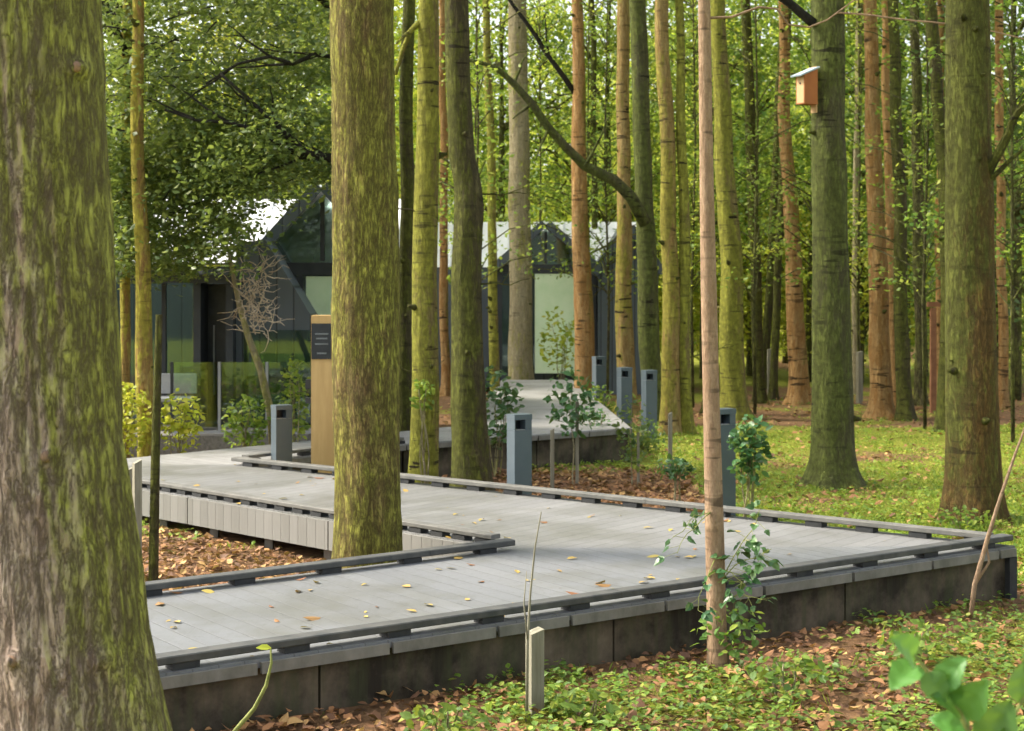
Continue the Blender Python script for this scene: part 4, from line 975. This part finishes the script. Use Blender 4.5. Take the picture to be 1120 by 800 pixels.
pst = tree('thin dark pole-like sapling standing left of the thick mossy trunk', 'bark_dark', 11.6, [(640, 168, 11), (500, 170, 10), (370, 173, 8)], 2.2, crown=False, name='sapling', segs=10, dz=.1, seed=51, flare=.1, ztop_r=.8)
ds = 11.4; dst = thing('dead_stem', 'bare tan dead stem leaning right by the corner of the boardwalk', 'stem', (wx(1066, ds), ds, gz(3.2, ds)))
mb = MB(); mb.smooth = True; mb.tube([W(x, y, ds) - dst.location for x, y in ((1060, 690), (1066, 640), (1080, 590), (1094, 545), (1110, 498), (1128, 450))], [.02, .018, .016, .013, .010, .006], 7)
mb.tube([W(x, y, ds) - dst.location for x, y in ((1066, 640), (1082, 615), (1078, 590), (1090, 575))], [.012, .009, .006, .003], 6); mb.build('stem', [M['bark_sapling']], dst)
cs = thing('curved_stem', 'bent yellow-green stem with a yellow leaf tip in front of the boardwalk', 'stem', (wx(252, 7.7), 7.7, gz(-1.3, 7.7)))
mb = MB(); mb.smooth = True; mb.tube([W(x, y, 7.7) - cs.location for x, y in ((235, 830), (258, 798), (278, 775), (291, 750), (297, 725), (296, 708))], [.011, .0115, .0105, .009, .007, .004], 8, rough=.25); mb.build('stem', [M['green_stem']], cs)
mb = MB(); mb.leaf(W(297, 709, 7.69) - cs.location, Vector((-1, -.2, .1)), Vector((0, -.5, 1)), .075, .05, simple=False); mb.build('leaf', [M['leaf_lime']], cs)

def shrub(label, px, py, d, wpx, hpx, mat, n, size, seed, name='shrub', cat='shrub', trunkpx=None, stakew=0):
    r = random.Random(seed); x = wx(px, d); root = thing(name, label, cat, (x, d, gz(x, d))); b = root.location
    mb = MB(); nst = 5 if not stakew else 1
    hw, hh = wpx / F * d / 2, hpx / F * d / 2; c = W(px, py, d) - b
    for k in range(nst): limb(mb, Vector((r.gauss(0, .03), r.gauss(0, .03), -.05)), c + Vector((r.uniform(-hw, hw) * .6 if nst > 1 else 0, r.uniform(-.1, .1), hh * .5)), .011, .004, r, segs=5)
    mb.build('stem', [M['bark_pale']], root)
    if stakew:
        mb = MB(); mb.box((.07, .05, (c.z - .05) / 2), stakew, stakew, (c.z - .05) / 2 + .05); mb.build('support_stake', [M['stake']], root)
    mb = MB()
    for k in range(n):
        while True:
            p = Vector((r.uniform(-1,1), r.uniform(-1,1), r.uniform(-1,1)))
            if p.length < 1 and ny(p.x * 2.2, p.y * 2.2, p.z * 2.2, seed) > -.18: break
        s = size * r.uniform(.6, 1.3)
        mb.leaf(c + Vector((p.x * hw, p.y * hw * .8, p.z * hh)), Vector((r.gauss(0,1), r.gauss(0,1), r.gauss(-.2,.6))), Vector((r.gauss(0,.6), r.gauss(-.2,.6), .9)), s, s * .68, simple=False)
    mb.build('foliage', [M[mat]], root); return root
shrub('bright lime-yellow bush beside the huge front trunk, by the lodge', 138, 458, 19.0, 56, 84, 'leaf_lime', 560, .075, 1)
shrub('lime-green bush right of the yellow trunk near the dark porch', 197, 462, 19.4, 50, 70, 'leaf_lime', 330, .08, 2)
shrub('green bush at the foot of the leaning pale trunk', 268, 462, 20.4, 50, 60, 'leaf_mid', 380, .08, 3)
shrub('upright green shrub between the leaning trunk and the tan post', 322, 440, 20.0, 34, 110, 'leaf_mid', 300, .085, 4)
shrub('leafy sapling with dark green leaves between kinked trunk and first bollard', 543, 445, 20.0, 54, 92, 'leaf_glossy', 300, .10, 5, 'sapling', 'sapling')
shrub('sapling tied to a pale stake in the brown bed right of the nearest bollard', 625, 440, 19.4, 58, 80, 'leaf_glossy', 220, .10, 6, 'sapling', 'sapling', stakew=.02)
shrub('spindly sapling with a stake in the brown bed, below the far bollards', 692, 470, 19.4, 40, 90, 'leaf_dark', 150, .08, 7, 'sapling', 'sapling', stakew=.016)
shrub('dark little evergreen bush at the foot of the far bollard pair', 706, 478, 23.0, 46, 40, 'leaf_dark', 260, .07, 8)
shrub('dark ivy bush covering the right side of the bollard behind the brown sapling', 820, 492, 15.4, 44, 76, 'leaf_glossy', 330, .085, 9)
shrub('low ivy clump left of the brown sapling behind the rear kerb', 738, 512, 16.3, 40, 26, 'leaf_glossy', 150, .07, 10)
shrub('small green bush between the two far bollards nearest the lodge', 657, 440, 26.8, 34, 40, 'leaf_mid', 170, .08, 21)
shrub('loose green bush hiding the right edge of the far deck', 648, 462, 22.3, 50, 44, 'leaf_glossy', 190, .075, 22)
shrub('small green weed at the foot of the thick rust-brown trunk', 1056, 570, 15.5, 70, 26, 'leaf_mid', 190, .06, 11)
shrub('tuft of green ivy growing on the slender yellow-green trunk foot', 463, 432, 17.2, 26, 34, 'leaf_mid', 110, .07, 12)
shrub('green sapling leaves in front of the pale green pane of the far lodge', 612, 372, 33.4, 50, 70, 'leaf_yellow', 260, .12, 13)
for px, py, d, w_, h_, n_, lb in ((800, 690, 9.75, 80, 60, 130, 'leafy green weed at the foot of the brown sapling'), (640, 775, 8.6, 90, 44, 120, 'low green weed right of the square stake'), (490, 790, 8.2, 110, 40, 140, 'wide low weed left of the square stake'),
        (860, 735, 9.1, 130, 40, 150, 'spreading green weed between the brown sapling and the corner leaves'), (1000, 700, 10.0, 90, 50, 120, 'bushy green weed below the corner of the boardwalk')):
    shrub(lb, px, py, d, w_, h_, 'leaf_low', n_, .06, px, 'weed', 'weed')
for k, (px, d, pt, lb) in enumerate(((604, 18.9, 470, 'thin pale stake nearest the first bollard in the brown bed'), (733, 20.5, 452, 'thin pale stake before the ochre pine pair'), (842, 34.0, 382, 'white stake far back between the crossing trunks and the orange pine'), (940, 32.0, 385, 'pale stake standing far back right of the bird box tree'))):
    stake(lb, px, d, pt, .022 if d < 30 else .05)
mb = MB(); rw_ = random.Random(70)
for (x, y, r) in TRUNKS:
    if y < 7 or y > 34: continue
    for k in range(int(90 if y < 22 else 45)):
        a = rw_.uniform(0, 6.28); q = r * rw_.uniform(.9, 1.9); X, Y = x + math.cos(a) * q, y + math.sin(a) * q
        if on_deck(X, Y): continue
        sz = rw_.uniform(.03, .08); th = rw_.uniform(0, 6.28)
        mb.leaf(Vector((X, Y, gz(X, Y) + rw_.uniform(0, .10) * max(0, 1.6 - q / r))), Vector((math.cos(th), math.sin(th), rw_.uniform(-.2, .8))), Vector((rw_.gauss(0, .4), rw_.gauss(0, .4), 1)), sz, sz * .65, mi=rw_.choice((0, 0, 1)))
tag(mb.build('moss_litter', [M['leaf_low'], M['litter']]), 'moss tufts and leaves gathered round the feet of the trunks', kind='stuff')
# rusty frame at the right
fr = thing('wooden_frame', 'rusty brown wooden frame standing far back left of the thick rust-brown trunk', 'frame', (wx(1027, 30), 30, gz(7.8, 30)))
for nm, c, s in (('post', (-.11, 0, .95), (.05, .05, .99)), ('post', (.16, 0, .95), (.05, .05, .99)), ('crossbar', (.025, 0, 2.0), (.24, .06, .045))):
    mb = MB(); mb.box(c, *s); mb.build(nm, [M['rust']], fr)

# foreground leafy plant, bottom right
dv = 3.2; fp = thing('leafy_plant', 'large soft green leaves of a plant very close at the bottom right corner', 'plant', (wx(1075, dv), dv, gz(1.2, dv) - .1)); bF = fp.location
mb = MB(); mb.smooth = True; stem = [(1075, 1250), (1090, 1000), (1085, 860), (1050, 780), (1015, 735), (996, 712)]
mb.tube([W(x, y, dv) - bF for x, y in stem], [.008, .007, .006, .005, .004, .002], 6); mb.tube([W(x, y, dv) - bF for x, y in ((1085, 860), (1105, 790), (1122, 760))], [.005, .004, .003], 6); mb.build('stem', [M['green_stem']], fp)
rf = random.Random(14)
for (x, y, ex, ey, s) in ((1000, 722, 985, 688, .10), (1003, 728, 968, 752, .10), (1012, 735, 1030, 760, .085), (1030, 752, 1062, 700, .09), (1052, 780, 1080, 735, .11), (1050, 780, 1018, 742, .09), (1075, 820, 1120, 760, .13), (1085, 850, 1050, 815, .11), (1090, 880, 1130, 800, .13), (1115, 770, 1135, 720, .1), (1060, 800, 1030, 790, .09), (1088, 840, 1105, 800, .1), (1040, 765, 1048, 715, .07)):
    a = W(x, y, dv) - bF; b = W(ex, ey, dv - .05) - bF; mb = MB(); mb.smooth = True; mb.bigleaf(a, (b - a) + Vector((0, rf.uniform(-.03, .05), 0)), Vector((rf.gauss(0, .3), -.75, .65)), s * .84, s * .66, rf.uniform(.1, .4), x); mb.build('leaf', [M['leaf_plant']], fp)

# fallen leaves lying on the boards
lfm = []
for k in range(4):
    mb = MB(); mb.leaf(Vector((-.03, 0, .004)), Vector((1, 0, .05)), Vector((0, .1, 1)), .065 + .012 * k, .04 + .006 * k, fold=.5 - .25 * k, simple=False); lfm.append(mb.mesh('fallen_leaf', [M['leaf_fallen'] if k < 3 else M['litter']]))
rq = random.Random(40); cnt = 0
while cnt < 130:
    d = rq.uniform(8.4, 17.5); x = wx(rq.uniform(130, 1030), d)
    if not on_deck(x, d) or d > 12 and rq.random() < .35: continue
    k = rq.choice((0, 1, 1, 2, 3)); o = bpy.data.objects.new('fallen_leaf', lfm[k]); COL.objects.link(o)
    o.location = (x, d, DZ + .003); o.rotation_euler = (rq.gauss(0, .12), rq.gauss(0, .12), rq.uniform(0, 6.28)); s = rq.uniform(.35, 1.25); o.scale = (s, s, s)
    tag(o, ('small brown curled leaf lying on the grey boardwalk' if k == 3 else 'small yellowish fallen leaf lying on the grey boardwalk'), 'leaf', 'fallen leaves scattered on the boardwalk'); cnt += 1

# ------------------------------------------------------------------ light, sky, camera
w = bpy.data.worlds.new('World'); scene.world = w; w.use_nodes = True; nt = w.node_tree; nt.nodes.clear()
sky = nt.nodes.new('ShaderNodeTexSky'); sky.sky_type = 'NISHITA'; sky.sun_disc = False
EL, AZ = R(44), R(-76)      # sun direction: up and to the left, slightly behind the camera's left shoulder
sdir = Vector((math.sin(AZ) * math.cos(EL), math.cos(AZ) * math.cos(EL), math.sin(EL)))
sky.sun_elevation = EL; sky.sun_rotation = AZ; sky.air_density = 1.0; sky.dust_density = 4.0; sky.ozone_density = 1.0
hs = nt.nodes.new('ShaderNodeHueSaturation'); hs.inputs['Saturation'].default_value = .35
bg = nt.nodes.new('ShaderNodeBackground'); bg.inputs['Strength'].default_value = .15; ow = nt.nodes.new('ShaderNodeOutputWorld')
nt.links.new(sky.outputs[0], hs.inputs['Color']); nt.links.new(hs.outputs[0], bg.inputs[0]); nt.links.new(bg.outputs[0], ow.inputs[0])
sl_ = bpy.data.lights.new('sun', 'SUN'); sl_.energy = 2.2; sl_.angle = R(12); sl_.color = (1, .90, .74)
so = bpy.data.objects.new('sun', sl_); COL.objects.link(so); so.rotation_euler = sdir.to_track_quat('Z', 'Y').to_euler()
cam = bpy.data.cameras.new('camera'); co = bpy.data.objects.new('camera', cam); COL.objects.link(co); scene.camera = co
co.location = (0, 0, CAMZ); co.rotation_euler = (R(90), 0, 0); cam.sensor_width = 36; cam.lens = 36 * F / 1120; cam.shift_y = -(400 - HZ) / 1120
cam.clip_start = .1; cam.clip_end = 1000; cam.dof.use_dof = True; cam.dof.focus_distance = 9.0; cam.dof.aperture_fstop = 5.6
scene.view_settings.view_transform = 'Standard'; scene.view_settings.look = 'None'; scene.view_settings.gamma = 1; scene.view_settings.use_curve_mapping = False
scene.view_settings.exposure = 1.55
scene.render.engine = 'CYCLES'; cy = scene.cycles
cy.use_denoising = True; cy.max_bounces = 7; cy.diffuse_bounces = 3; cy.glossy_bounces = 2; cy.transmission_bounces = 4; cy.transparent_max_bounces = 8
cy.use_adaptive_sampling = True; cy.adaptive_threshold = .03; cy.sample_clamp_indirect = 6; cy.caustics_reflective = False; cy.caustics_refractive = False
